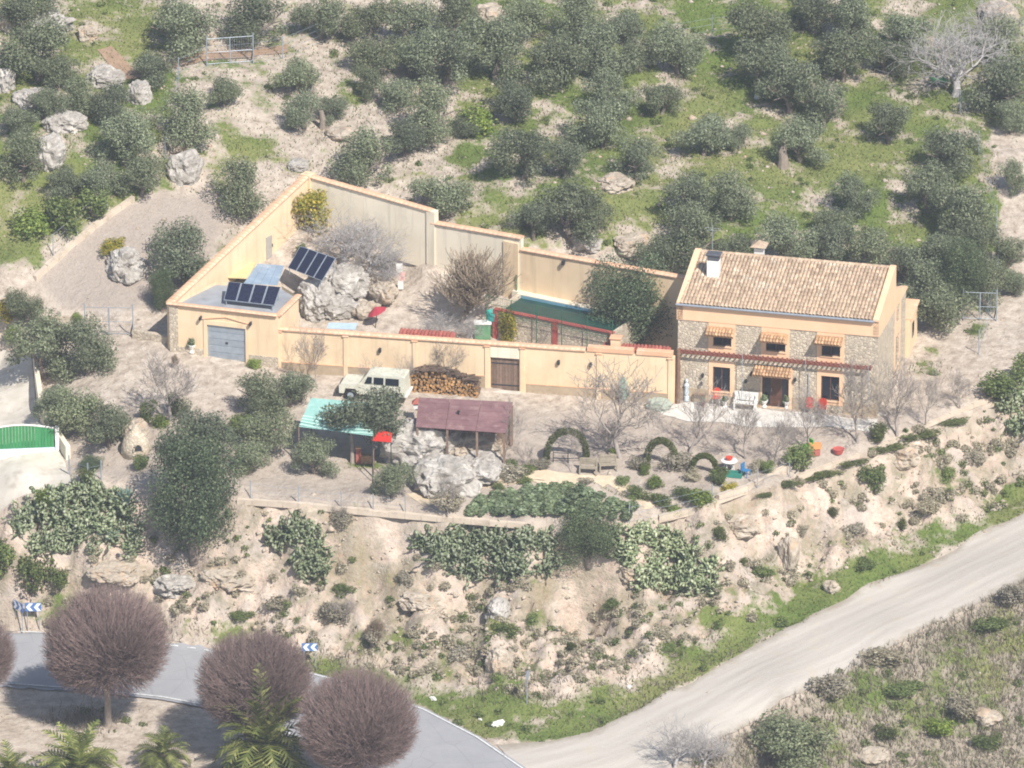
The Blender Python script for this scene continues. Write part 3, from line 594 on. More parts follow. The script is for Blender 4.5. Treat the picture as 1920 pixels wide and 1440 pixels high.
for (zx, zy) in ((300, 1010), (290, 1070), (965, 1040), (610, 1050), (650, 1000)):
    s, z = Z(zx, zy); lp = MB().box(s-.07, s+.07, -.22, -.02, z-.12, z+.14, .03).build('wall_lantern', DARKM, house)
# flower pots on the wall / pergola rail across the front
pa = onfac(1275, 657, -.25); pb = onfac(1634, 692, -.25); zp = (pa[1]+pb[1])/2
per = thing('pergola', 'long red-brown ladder-like pergola across the stone facade', 'pergola', (A[0], A[1], 0), HR)
for y in (-.4, -.1): MB().box(pa[0]-.2, pb[0], y-.04, y+.04, zp-.07, zp+.05, .01).build('rail', REDB, per)
sl = MB().box(-.05, .05, -.48, -.04, .052, .12, .01); slm = bpy.data.meshes.new('slat'); slm.from_pydata(sl.v, [], sl.f); slm.materials.append(REDB)
part_copies(slm, 'slat', per, [Matrix.Translation((x, 0, zp)) for x in np.linspace(pa[0], pb[0]-.1, 40)])
for x in (pa[0]-.05, pa[0]+(pb[0]-pa[0])*.33, pa[0]+(pb[0]-pa[0])*.66, pb[0]-.15):
    first = x < pa[0]+.5
    MB().tube([(x, -.5, -.05), (x+.02, -.5, zp*.5), (x, -.5, zp+(.25))], (.16, .13, .12) if first else .025, 8).build('post', mat('old vine trunk', '8d705c', '745847', 5, .95, .6) if first else METAL, per)
    if not first: MB().tube([(x, -.02, zp-.1), (x, -.46, zp-.09)], .03, 5).build('bracket', REDB, per)

# ------------------------------------------------------------------ walls round the courtyard
CT = MB()
for (y, z) in (): pass
def coping_tile():
    # a ridge tile laid across the wall, its back showing
    mb = MB(); seg = 5; vs_, fs = [], []
    for (x, r) in ((-.17, .3), (.17, .27)):
        for k in range(seg+1): a = math.pi*k/seg; vs_.append((x, -r*math.cos(a), r*math.sin(a)*.38))
    n = seg+1
    for k in range(seg): fs.append((k, n+k, n+k+1, k+1))
    fs += [tuple(range(n)), tuple(range(2*n-1, n-1, -1))]
    mb.add(vs_, fs); me = bpy.data.meshes.new('coping_tile'); me.from_pydata(mb.v, [], mb.f); me.materials.append(COPING); return me
COPE_ME = coping_tile()
def wall_run(parent, a, b, zt, zb, m, th=.32, coping=True, nm='wall_panel', slope=0):
    """a, b: world xy ends; built in world coordinates under an unrotated empty at the origin of parent"""
    ox, oy, oz = parent.location; a = np.array(a[:2])-(ox, oy); b = np.array(b[:2])-(ox, oy); d = b-a; L = np.hypot(*d); u = d/L; n = np.array([-u[1], u[0]])
    z1 = (zt, zt) if np.isscalar(zt) else zt; z0 = (zb, zb) if np.isscalar(zb) else zb
    poly = [a-n*th/2, b-n*th/2, b+n*th/2, a+n*th/2]
    w = MB().prism(poly, [z0[0]-oz, z0[1]-oz, z0[1]-oz, z0[0]-oz], [z1[0]-oz, z1[1]-oz, z1[1]-oz, z1[0]-oz]).build(nm, m, parent)
    if coping:
        q = th/2+.1; poly = [a-n*q, b-n*q, b+n*q, a+n*q]; zz = [z1[0]-oz, z1[1]-oz, z1[1]-oz, z1[0]-oz]
        cp = MB().prism(poly, [v+.002 for v in zz], [v+.07 for v in zz]).build('coping', COPING, parent)
        k = int(L/.345); pit = math.atan2(z1[1]-z1[0], L); ang = math.atan2(u[1], u[0]); Ms = []
        for i in range(k):
            f = (i+.5)/k; p = a+d*f; Ms.append(Matrix.Translation((p[0], p[1], z1[0]-oz+(z1[1]-z1[0])*f+.06)) @ Matrix.Rotation(ang, 4, 'Z') @ Matrix.Rotation(-pit, 4, 'Y') @ Matrix.Diagonal((L/k/.34, rnd.uniform(.93, 1.03), rnd.uniform(.9, 1.1), 1)))
        part_copies(COPE_ME, 'coping_tile', cp, Ms)
    return w
# back wall, stepping down towards the house
c0, c1, c2, c3 = P(577, 328, 7.5), P(814, 396, 7.5), P(984, 445, 6.75), P(1292, 520, 5.95)
bd = c3[:2]-c0[:2]
def onback(px, zt, py):
    return P(px, py, zt)[:2]
back = thing('courtyard_wall', 'stepped back wall of the courtyard below the olive grove', 'wall', (c0[0], c0[1], 4))
def lerp(a, b, t): return np.asarray(a)+(np.asarray(b)-np.asarray(a))*t
e = c3[:2]; s_ = c0[:2]; L_ = np.hypot(*bd)
def frac(px):                                                 # fraction along the back wall seen at photo column px
    return (px-577)/(1292-577)
p1, p2 = lerp(s_, e, frac(815)), lerp(s_, e, frac(984))
def topz(xy, py):                                             # height that puts a point of the wall on photo row py
    z = 4.0
    for _ in range(30):
        y = proj(xy[0], xy[1], z)[1]; z += (y-py)/27.0
    return z
wall_run(back, s_, p1, (topz(s_, 330), topz(p1, 396)), (3.6, 2.8), CEMENT)
wall_run(back, p1, p2, (topz(p1, 418), topz(p2, 447)), (2.8, 2.0), CEMENT)
wall_run(back, p2, e, (topz(p2, 468), topz(e, 523)), (2.0, .5), PEACH)
pl = lerp(s_, e, frac(972)); u_ = bd/L_; ang_ = math.atan2(u_[1], u_[0])
def wpost(parent, xy, z0, z1, m, ang, w=.25, nm='pillar', t=.25):
    o = MB().box(-w, w, -t, t, 0, z1-z0, .02).build(nm, m, parent); px_, py_, pz_ = parent.location; o.location = (xy[0]-px_, xy[1]-py_, z0-pz_); o.rotation_euler = (0, 0, ang); return o
wpost(back, lerp(s_, e, frac(966)), 1.8, topz(lerp(s_, e, frac(966)), 452), PEACH, ang_, .55)
wpost(back, lerp(s_, e, frac(815)), 2.5, topz(p1, 394), CEMENT, ang_, .3)
lm_ = MB().box(-.08, .08, -.42, -.2, -.25, .05, .02).build('wall_lantern', DARKM, back); q = lerp(s_, e, frac(1065)); lm_.location = (q[0]-s_[0], q[1]-s_[1], topz(q, 487)-4); lm_.rotation_euler = (0, 0, ang_)
# left wall
f0 = P(318, 568, 4.1); left = thing('courtyard_wall', 'long sloping side wall rising from the garage to the far corner', 'wall', (f0[0], f0[1], 1))
z_c = topz(s_, 328)
wall_run(left, f0, s_, (4.05, z_c), (.2, 3.4), PEACH, th=.4)
wpost(left, s_, 3.2, z_c+.12, PEACH, ang_, .35, t=.35)
dl = lerp(f0[:2], s_[:2], .69); dang = math.atan2(s_[1]-f0[1], s_[0]-f0[0])
dd_ = MB().box(-.32, .32, -.26, -.2, 0, 1.6).build('side_door', mat('grey door', 'b5afa5', 'a09a90', 4), left); dd_.location = (dl[0]-f0[0], dl[1]-f0[1], G(dl[0]+.5, dl[1]-.5)-1); dd_.rotation_euler = (0, 0, dang)
MB().tube([(.3, -.3, .8), (.3, -.3, 1.0)], .03).build('handle', DARKM, dd_)
# front wall with the wooden gate
g0, g1 = P(521, 617, 3.1), P(1266, 668, 3.1)
fw = g1[:2]-g0[:2]; FL = float(np.hypot(*fw)); fa = math.atan2(fw[1], fw[0])
front = thing('courtyard_wall', 'ochre front wall of the courtyard with wooden gate and clay coping', 'wall', (g0[0], g0[1], 0), fa)
def fs(px): return (px-521)/(1266-521)*FL
GZT = 2.25
mb = MB(); mb.box(0, fs(922), -.16, .16, -.6, 3.1).box(fs(976), FL, -.16, .16, -.6, 3.1).box(fs(922), fs(976), -.16, .16, GZT, 3.1).build('wall_panel', PEACH, front)
MB().box(fs(922), fs(976), -.19, -.162, GZT+.02, 2.95).build('lintel', CEMENT, front)
zt_ = topz
def cope(x0, x1, z):
    cp = MB().box(x0, x1, -.27, .27, z+.002, z+.08).build('coping', COPING, front); k = max(1, int((x1-x0)/.345))
    part_copies(COPE_ME, 'coping_tile', cp, [Matrix.Translation((x0+(i+.5)*(x1-x0)/k, 0, z+.07)) @ Matrix.Diagonal(((x1-x0)/k/.34, rnd.uniform(.93, 1.03), rnd.uniform(.9, 1.1), 1)) for i in range(k)])
cope(0, fs(1100), 3.1)
for a_, b_ in ((1103, 1189), (1195, 1262)):
    MB().box(fs(a_), fs(b_), -.24, .24, 3.102, 3.42, .02).build('raised_cap', COPING, front)
for px in (524, 650, 780, 916, 982, 1125, 1258):
    pi = MB().box(fs(px)-.13, fs(px)+.13, -.23, -.162, -.4, 2.95).build('pilaster', PEACH, front); MB().box(fs(px)-.2, fs(px)+.2, -.28, -.162, 2.952, 3.06, .02).build('capital', COPING, pi)
for a_, b_, h_ in ((524, 916, .95), (986, 1262, .62)):
    MB().box(fs(a_)+.14, fs(b_)-.14, -.2, -.163, -.5, h_).build('plinth', mat('plinth stone', 'b9a68c', 'a5937a'), front); MB().box(fs(a_)+.14, fs(b_)-.14, -.22, -.163, h_+.002, h_+.05).build('plinth_cap', COPING, front)
gate = MB().box(fs(922), fs(976), .02, .1, 0, GZT).build('gate', WOODG, front)
gw = fs(976)-fs(922)
for i in range(10): MB().box(fs(922)+gw*i/10+.008, fs(922)+gw*(i+1)/10-.008, -.02, .02, .05, GZT-.02, .006).build('plank', WOODG, gate)
for z in (.35, 1.8): MB().box(fs(922)+.03, fs(976)-.03, -.035, -.021, z, z+.08).build('strap', DARKM, gate)
MB().box(fs(922)-.1, fs(976)+.1, -.6, -.17, -.2, .12, .02).build('step', CONC, front)
for px in (715, 1050, 1110): MB().box(fs(px)-.08, fs(px)+.08, -.36, -.165, 2.1, 2.4, .03).build('wall_lantern', DARKM, front)
MB().lathe([(.1, 0), (.22, .1), (.3, .6), (.22, 1.2), (.08, 1.5)], (fs(1172), -.4, .1), 10).build('folded_parasol', mat('green canvas', '8fae9a', '7a9a86', 4), front)

# ------------------------------------------------------------------ garage
GT = 4.05
gp = [P(318, 571, GT), P(521, 594, GT), P(560, 556, GT), P(528, 536, GT), P(405, 528, GT)]
gar = thing('garage', 'ochre flat-roofed garage with grey metal door at the courtyard corner', 'garage', (gp[0][0], gp[0][1], .8), math.atan2(gp[1][1]-gp[0][1], gp[1][0]-gp[0][0]))
Mi = Matrix.Rotation(-gar.rotation_euler[2], 3, 'Z')
gl = [Mi @ Vector((p[0]-gp[0][0], p[1]-gp[0][1], 0)) for p in gp]; gl = [(v.x, v.y) for v in gl]; GW = gl[1][0]; GH = GT-.8
mb = MB(); d0, d1 = GW*(388-318)/203, GW*(460-318)/203
wallgrid(mb, GW, GH, [(d0, d1, -.1, 2.2)], .25, -.8)
for i in range(1, 5):
    p, q = gl[i], gl[(i+1) % 5]; mb.add([(p[0], p[1], -.8), (q[0], q[1], -.8), (q[0], q[1], GH), (p[0], p[1], GH)], [(0, 1, 2, 3)])
mb.build('wall', PEACH, gar)
MB().add([(p[0], p[1], GH-.22) for p in gl], [(0, 1, 2, 3, 4)]).build('roof', mat('grey roof membrane', 'a4a7aa', '8f9295', .8, .9, .2, stain=('7c7f82', .6)), gar)
for i in (0, 1):
    p, q = Vector((*gl[i], 0)), Vector((*gl[i+1], 0)); d = (q-p); L = d.length; u = d/L; n = Vector((-u.y, u.x, 0))
    if i == 0: p = p-u*.15; L += .12
    o = MB().box(0, L, -.16, .14, 0, .12, .02).build('coping', COPING, gar); o.location = (p.x, p.y, GH+.002+i*.006); o.rotation_euler = (0, 0, math.atan2(u.y, u.x))
    k = int(L/.345); part_copies(COPE_ME, 'coping_tile', o, [Matrix.Translation(((j+.5)*L/k, 0, .1)) @ Matrix.Diagonal((1, .8, .7, 1)) for j in range(k)])
gd = MB().box(d0, d1, .08, .14, -.1, 2.2).build('garage_door', METAL, gar)
for j in range(5): MB().box(d0+.03, d1-.03, .055, .08, -.05+j*.45, .36+j*.45, .008).build('panel', METAL, gd)
MB().box((d0+d1)/2-.08, (d0+d1)/2+.08, .02, .055, 1.0, 1.12).build('handle', DARKM, gd)
fr = MB().box(d0-.22, d0-.003, -.06, -.003, -.1, 2.5).box(d1+.003, d1+.22, -.06, -.003, -.1, 2.5).box(d0-.003, d1+.003, -.06, -.003, 2.203, 2.5).build('door_surround', PEACH, gar)
MB().tube([(d0-.35, -.05, 2.55), ((d0+d1)/2, -.05, 2.85), (d1+.35, -.05, 2.55)], .04, 5).build('pediment_moulding', COPING, gar)
for x in (d0-.38, d1+.38): MB().box(x-.06, x+.06, -.3, -.003, 2.5, 2.75, .03).build('wall_lantern', DARKM, gar)
MB().box(-.02, .55, -.06, -.003, -.8, GH-.02).build('corner_pillar', STONE, gar)
MB().box(.56, d0-.23, -.04, -.003, -.8, .5).build('plinth', STONE, gar); MB().box(d1+.23, GW, -.04, -.003, -.8, .5).build('plinth', STONE, gar)

# solar arrays
PV = mat('solar cell', '23283f', '1a1e31', 6, .2, 0, spec=.5)
def solar(label, BL, BR, TR, TL):
    c = [Vector(P(*q)) for q in (BL, BR, TR, TL)]; t = thing('solar_array', label, 'solar panels', c[0], group='solar arrays in the courtyard'); o = c[0]; c = [v-o for v in c]
    def bl(u, v): return (c[0]*(1-u)+c[1]*u)*(1-v)+(c[3]*(1-u)+c[2]*u)*v
    for i in range(4):
        u0, u1 = i/4+.012, (i+1)/4-.012; fr_ = MB().slab(bl(i/4+.004, 0), bl((i+1)/4-.004, 0), bl((i+1)/4-.004, 1), bl(i/4+.004, 1), .05).build('panel', METAL, t)
        n = (c[1]-c[0]).cross(c[3]-c[0]).normalized()*.008
        MB().slab(bl(u0+.004, .02)+n, bl(u1-.004, .02)+n, bl(u1-.004, .98)+n, bl(u0+.004, .98)+n, .006).build('cell_sheet', PV, fr_)
    for u in (.05, .95):
        q = bl(u, .97); g = -.6; MB().tube([q, (q.x+.02, q.y+.05, q.z-1.0)], .03, 5).build('leg', METAL, t)
        q = bl(u, .03); MB().tube([q, (q.x, q.y, q.z-.45)], .03, 5).build('leg', METAL, t)
    return t
solar('row of four dark solar panels lying on the grey garage roof', (419, 562, 4.2), (515, 573, 4.2), (527, 538, 4.75), (428, 528, 4.75))
solar('tilted rack of four solar panels above the courtyard boulders', (539, 502, 4.1), (604, 527, 3.9), (630, 484, 5.2), (563, 461, 5.4))
bs = [P(453, 536, 3.9), P(520, 534, 3.9), P(533, 498, 4.0), P(483, 494, 4.0)]; o = bs[0]
sh = thing('sheet_metal_roof', 'blue-grey metal sheet roof behind the garage panels', 'roof', o)
for i in range(4):
    a_, b_ = i/4+.005, (i+1)/4-.005; l0, l1, l2, l3 = (lerp(bs[0], bs[1], a_)-o, lerp(bs[0], bs[1], b_)-o, lerp(bs[3], bs[2], b_)-o, lerp(bs[3], bs[2], a_)-o)
    MB().slab(l0, l1, l2, l3, .04).build('sheet', mat('blue grey sheet', '94a9bb', '8496a8', 1.5, .5, .1, stain=('b9c2c8', 1)), sh)
ys = [P(425, 520, 3.75), P(465, 522, 3.75), P(480, 492, 3.8), P(450, 492, 3.8)]
o = ys[0]; tag(MB().slab(*[q-o for q in ys], .05).build('concrete_slab', mat('yellowed slab', 'ddca96', 'cbb888', 2), None), 'yellowed concrete slab beside the blue-grey metal sheet roof', 'slab').location = o

# ------------------------------------------------------------------ pool
ZP = 2.75
pn0, pn1, pf1, pf0 = P(925, 581, ZP), P(1150, 627, ZP), P(1190, 592, ZP), P(962, 547, ZP)
pool = thing('raised_pool', 'raised courtyard pool with dark green water and red coping', 'pool', pn0, math.atan2(pn1[1]-pn0[1], pn1[0]-pn0[0]))
Mi = Matrix.Rotation(-pool.rotation_euler[2], 3, 'Z'); loc = lambda p: Mi @ Vector(np.asarray(p)-pn0)
PLn = loc(pn1).x; PD = loc(pf0).y
mb = MB(); w = .3
mb.box(0, PLn, 0, w, -2.6, 0).box(0, PLn, PD-w, PD, -2.6, 0).box(0, w, w, PD-w, -2.6, 0).box(PLn-w, PLn, w, PD-w, -2.6, 0).box(w, PLn-w, w, PD-w, -1.7, -1.5).build('basin_wall', STONE, pool)
MB().add([(w, w, -.18), (PLn-w, w, -.18), (PLn-w, PD-w, -.18), (w, PD-w, -.18)], [(0, 1, 2, 3)]).build('water', mat('green pool water', '1f4a42', '173a38', 1.2, .35, .15, bsc=2, bdist=.02, spec=.25), pool)
MB().box(w, PLn-w, PD-w-.02, PD-w+.0, -.5, -.002).build('liner', mat('blue pool liner', '7aa6b8', '6d99ad', 2, .6), pool)
k = 9
for i in range(k): MB().box(PLn*i/k+.01, PLn*(i+1)/k-.01, -.08, w, .002, .09, .02).build('coping_stone', REDT, pool)
for i in range(k): MB().box(PLn*i/k+.01, PLn*(i+1)/k-.01, PD-w, PD+.15, .002, .07, .02).build('coping_stone', CEMENT, pool)
for x in (0, PLn*.5, PLn-.3): MB().box(x, x+.3, -.09, -.003, -2.6, 0).build('buttress', REDT, pool)
# terrace slab behind the pool
MB().box(-.6, PLn+.5, PD+.16, PD+1.6, -1.5, -.02).build('deck', CEMENT, pool)
GRN = mat('dark green netting', '3f6b52', '345a47', 4, .8)
fen = thing('pool_fence', 'dark green wire fence standing round the raised pool', 'fence', pn0, pool.rotation_euler[2])
for x in np.linspace(-.35, PLn+.1, 6): MB().tube([(x, -.3, -1.9), (x, -.3, 1.05)], .03, 6).build('post', GRN, fen)
for z in (1.0, .5, -.1): MB().tube([(-.35, -.3, z), (PLn+.1, -.3, z)], .014, 4).build('rail', GRN, fen)
for y0_, y1_ in ((-.3, PD+.3),):
    for z in (1.0, .4): MB().tube([(-.35, y0_, z), (-.35, y1_, z)], .014, 4).build('rail', GRN, fen)
    MB().tube([(-.35, y1_, -1.2), (-.35, y1_, 1.05)], .03, 6).build('post', GRN, fen)
mb = MB()
for i in range(70): x = -.35+(PLn+.45)*i/69; mb.box(x-.004, x+.004, -.304, -.296, -.3, 1.0)
for z in np.arange(-.3, 1.0, .13): mb.box(-.35, PLn+.1, -.303, -.297, z-.003, z+.003)
m_ = mb.build('netting', GRN, fen); m_['kind'] = 'stuff'
# net panel in the corner by the wall
q = W(935, 537); t = thing('net_screen', 'tall grey net screen leaning by the cream wall above the pool', 'screen', (q[0], q[1], q[2]), -.3)
MB().tube([(-.4, 0, 0), (-.2, 0, 1.6), (.35, 0, 2.2), (.38, 0, 0)], .03, 5).build('frame', mat('grey green frame', '7f8f88', '6c7c75'), t)
mb = MB()
for i in range(14): x = -.38+.76*i/13; mb.tube([(x, 0, .02), (x, 0, .2+2.0*min(1, .6+.4*(x+.4)/.7))], .006, 3)
for z in np.arange(.1, 1.7, .15): mb.tube([(-.38, 0, z), (.38, 0, z)], .005, 3)
mb.build('netting', mat('pale net', 'a9aeb0', '9a9fa1'), t)['kind'] = 'stuff'
q = W(985, 540); t = thing('branch_frame', 'tangle of bent bare branches on the pool deck', 'branches', (q[0], q[1], ZP+.05)); mb = MB()
for i in range(16):
    a = rnd.uniform(0, 6.28); r_ = rnd.uniform(.4, .8); mb.tube([(r_*math.cos(a), r_*math.sin(a)*.6, 0), (.3*math.cos(a+.8), .3*math.sin(a+.8), rnd.uniform(.4, .8)), (r_*math.cos(a+2), r_*math.sin(a+2)*.6, rnd.uniform(.1, .4))], .025, 4)
mb.build('branches', mat('dead cane', 'a08a74', '8a7461'), t)
q = P(927, 584, 2.5); t = thing('turquoise_tub', 'turquoise round tub at the near corner of the pool', 'tub', (q[0], q[1], 1.9)); MB().lathe([(.35, 0), (.5, .1), (.52, .6), (.46, .62), (.42, .2)], sides=14).build('tub', mat('turquoise plastic', '49b5ab', '3aa399', 3, .5, .1), t, True); MB().lathe([(.3, -1.0), (.3, 0)], sides=8).build('stand', STONE, t)
q = P(905, 625, 1.2); t = thing('green_cabinet', 'green box standing below the turquoise tub', 'cabinet', (q[0], q[1], .7)); MB().box(-.5, .5, -.3, .3, 0, 1.2, .03).build('body', mat('green box', '6f9a74', '5f8a66'), t); MB().box(-.56, .56, -.36, .36, 1.202, 1.28, .02).build('lid', WHITE, t)
# lean-to roofs behind the front wall
for (x0, x1, lab) in ((745, 850, 'low red tiled lean-to roof behind the wall above the log pile'), (1128, 1253, 'low red tiled lean-to roof by the house end of the front wall')):
    t = thing('lean_to', lab, 'roof', (g0[0], g0[1], 0), fa); a_, b_ = fs(x0), fs(x1)
    MB().slab((a_, .35, 3.0), (b_, .35, 3.0), (b_, 1.15, 3.2), (a_, 1.15, 3.2), .08).build('roof', TERRA, t)
    Ms = [Matrix.Translation((x, .33+j*.4, 3.01+j*.1)) @ Matrix.Rotation(.24, 4, 'X') for j in range(2) for x in np.arange(a_+.1, b_-.05, .23)]
    if x0 == 745: TT = TILE_ME.copy(); TT.materials.clear(); TT.materials.append(TERRA)
    part_copies(TT, 'roof_tile', t, Ms)
    for x in (a_+.1, b_-.1): MB().box(x-.08, x+.08, .95, 1.1, 0, 3.1).build('post', STONE, t)
t = thing('small_chimney', 'small ochre chimney box behind the front wall below the big tree', 'chimney', (g0[0], g0[1], 0), fa); a_ = fs(1152); MB().box(a_-.3, a_+.3, .5, 1.0, -.2, 3.75).build('stack', PEACH, t); MB().box(a_-.38, a_+.38, .42, 1.08, 3.752, 3.85, .02).build('cap', COPING, t)
# ------------------------------------------------------------------ plants: builders
def leafcloud(lobes, n, l, w, seed, up=.25, shell=.28, asp_z=1.0):
    """lobes: (x,y,z,r) -> quads scattered through the outer layer of every lobe"""
    r_ = np.random.RandomState(seed); lobes = np.array(lobes, float); p = lobes[:, 3]**2; p /= p.sum()
    k = r_.choice(len(lobes), n, p=p); d = r_.normal(size=(n, 3)); d /= np.linalg.norm(d, axis=1, keepdims=True)
    rr = 1-np.abs(r_.normal(size=n))*shell; rr = np.clip(rr, .1, 1.12)
    c = lobes[k, :3]+d*(lobes[k, 3]*rr)[:, None]*np.array([1, 1, asp_z])
    nrm = d+r_.normal(size=(n, 3))*.7+np.array([0, 0, up]); nrm /= np.linalg.norm(nrm, axis=1, keepdims=True)
    a = np.cross(nrm, r_.normal(size=(n, 3))); a /= np.linalg.norm(a, axis=1, keepdims=True); b = np.cross(nrm, a)
    s = r_.uniform(.6, 1.35, n)[:, None]; a = a*s*l/2; b = b*s*w/2
    V = np.stack([c-a, c-b*.9+a*.1, c+a, c+b*.9+a*.1], 1).reshape(-1, 3); F = np.arange(4*n).reshape(n, 4)
    return V, F
def tubes(segs, sides, minr=0):
    """segs array (n,8): p0 p1 r0 r1 -> open prisms"""
    S = np.array(segs, float); n = len(S); d = S[:, 3:6]-S[:, :3]; d /= np.maximum(np.linalg.norm(d, axis=1, keepdims=True), 1e-6)
    ref = np.where(np.abs(d[:, 2:3]) < .9, np.array([[0, 0, 1.]]), np.array([[1., 0, 0]])); u = np.cross(d, ref); u /= np.linalg.norm(u, axis=1, keepdims=True); w = np.cross(d, u)
    S[:, 6:8] = np.maximum(S[:, 6:8], minr); V = np.empty((n, 2, sides, 3))
    for k in range(sides):
        a = 2*math.pi*k/sides; q = u*math.cos(a)+w*math.sin(a); V[:, 0, k] = S[:, :3]+q*S[:, 6:7]; V[:, 1, k] = S[:, 3:6]+q*S[:, 7:8]
    b = (np.arange(n)*2*sides)[:, None]; F = [np.concatenate([b+k, b+sides+k, b+sides+(k+1) % sides, b+(k+1) % sides], 1) for k in range(sides)]
    return V.reshape(-1, 3), np.concatenate(F)
def branches(seed, h0, r0, levels, nch, lenf, spread, upb=.25, jit=.15, base=(0, 0, 0), first=None, seglen=2):
    """bare tree: trunk segments, then forks; returns (trunk segs, branch segs)"""
    R_ = random.Random(seed); tr, br = [], []
    def grow(p, d, L, r, lev):
        out = tr if lev == 0 else br
        for k in range(seglen):
            d2 = (d+Vector((R_.gauss(0, jit), R_.gauss(0, jit), R_.gauss(0, jit)+upb*.3*(lev > 0)))).normalized(); q = p+d2*(L/seglen); r1 = r*(.86 if lev else .9)
            out.append((*p, *q, r, r1)); p, d, r = q, d2, r1
            if lev > 0 and lev < levels and k < seglen-1: 
                sd = (d+Vector((R_.gauss(0, 1), R_.gauss(0, 1), R_.gauss(0, .6)))*.8).normalized(); grow(p, sd, L*lenf*.8, r*.55, lev+1)
        if lev >= levels: return
        n = nch if lev else (first or nch)
        for i in range(n):
            a = 6.283*(i+R_.uniform(-.3, .3))/n; u = d.orthogonal().normalized(); v = d.cross(u); sp = spread*R_.uniform(.7, 1.25)
            nd = (d*math.cos(sp)+(u*math.cos(a)+v*math.sin(a))*math.sin(sp)+Vector((0, 0, upb))).normalized()
            grow(p, nd, L*lenf*R_.uniform(.75, 1.2) if lev else h0*lenf*1.2*R_.uniform(.8, 1.2), r*(.68 if lev else .6), lev+1)
    grow(Vector(base), Vector((0, 0, 1)), h0, r0, 0); return tr, br
OLIVE = leafmat('olive leaves', '5d664c', '7c856a', '9aa084')
OAKL = leafmat('dark oak leaves', '3e4c36', '5b6a4b', '818c6c')
SHRUB = leafmat('shrub leaves', '4a5931', '6b7b45', '8f9a63')
LIMEG = leafmat('fresh green leaves', '50662a', '76893c', '99a553')
GOLD = leafmat('yellowing citrus leaves', '6f7a2c', '9d9434', 'c8b046')
HEDGE = leafmat('clipped cypress', '434d2b', '5d673a', '7a804e')
GREYL = leafmat('grey scrub leaves', '837d6b', 'a09988', 'bab2a1')
CABB = leafmat('vegetable leaves', '5a6a4c', '788866', 'a1ab8c')
PADM = leafmat('prickly pear pad', '87986f', 'afba94', 'd4dabb')
AGAV = leafmat('agave leaves', '6d8a86', '8ba7a1', 'b0c4bd')
PALML = leafmat('palm fronds', '4d5a2c', '747d40', 'aaab68')
TWIG = mat('purple brown twigs', '9a867f', '816d67', 5, .95, 0, vary=.25)
TWIGG = mat('grey twigs', 'b0a79e', '948a82', 5, .95, 0, vary=.2)
TWIGB = mat('brown twigs', 'ab9a84', '907f6a', 5, .95, 0, vary=.2)
TWIGW = mat('silver twigs', 'bdb8b4', 'a39e9a', 5, .95, 0, vary=.15)
def mesh_of(name, VF, m, smooth=False):
    me = npmesh(name, *VF, smooth); me.materials.append(m); return me
def olive_proto(seed):
    R_ = random.Random(seed); lobes = []
    for i in range(22):
        a = R_.uniform(0, 6.28); r = R_.uniform(.2, 1.85); z = R_.uniform(1.2, 3.6)-r*.3
        lobes.append((r*math.cos(a), r*math.sin(a), z, R_.uniform(.4, .95)))
    lobes.append((R_.uniform(-.4, .4), R_.uniform(-.4, .4), 2.4, 1.25))
    cr = mesh_of('crown', leafcloud(lobes, 9000, .17, .085, seed, .3, .36), OLIVE)
    tr, br = branches(seed, .95, .2, 2, 3, .9, .75, .2, .2)
    tk = mesh_of('trunk', tubes(tr+br, 6), BARK); return tk, cr
def round_proto(seed, n, m, lobn=14, rad=1.0, hz=1.0, leaf=(.2, .11), zb=1.1, tk_h=.9, up=.25):
    R_ = random.Random(seed); lobes = [(0, 0, zb+hz*.9, rad*.75)]
    for i in range(lobn):
        a = R_.uniform(0, 6.28); r = rad*R_.uniform(.1, .75); lobes.append((r*math.cos(a), r*math.sin(a), zb+hz*R_.uniform(.15, 1.7), rad*R_.uniform(.3, .5)))
    cr = mesh_of('crown', leafcloud(lobes, n, *leaf, seed, up), m); tr, br = branches(seed, tk_h, .09*rad+.05, 2, 4, .8, .6, .4); return mesh_of('trunk', tubes(tr+br, 5), BARK), cr
def plant(name, meshes, names, label, cat, loc, rz, sc, group=None):
    t = thing(name, label, cat, loc, rz, group, sc)
    for me, nm in zip(meshes, names): link(nm, me, None, t)
    return t
ORD = ['first', 'second', 'third', 'fourth', 'fifth', 'sixth', 'seventh', 'eighth', 'ninth', 'tenth', 'eleventh', 'twelfth', 'thirteenth', 'fourteenth', 'fifteenth', 'sixteenth', 'seventeenth', 'eighteenth', 'nineteenth', 'twentieth']
OP = [olive_proto(100+i) for i in range(6)]
def place_w(px, cy, wpx, h_over_w=.44):
    """crown centre and width in photo pixels -> base on the ground and width in metres"""
    p = W(px, cy+wpx*h_over_w); return p, wpx*mpp(p)
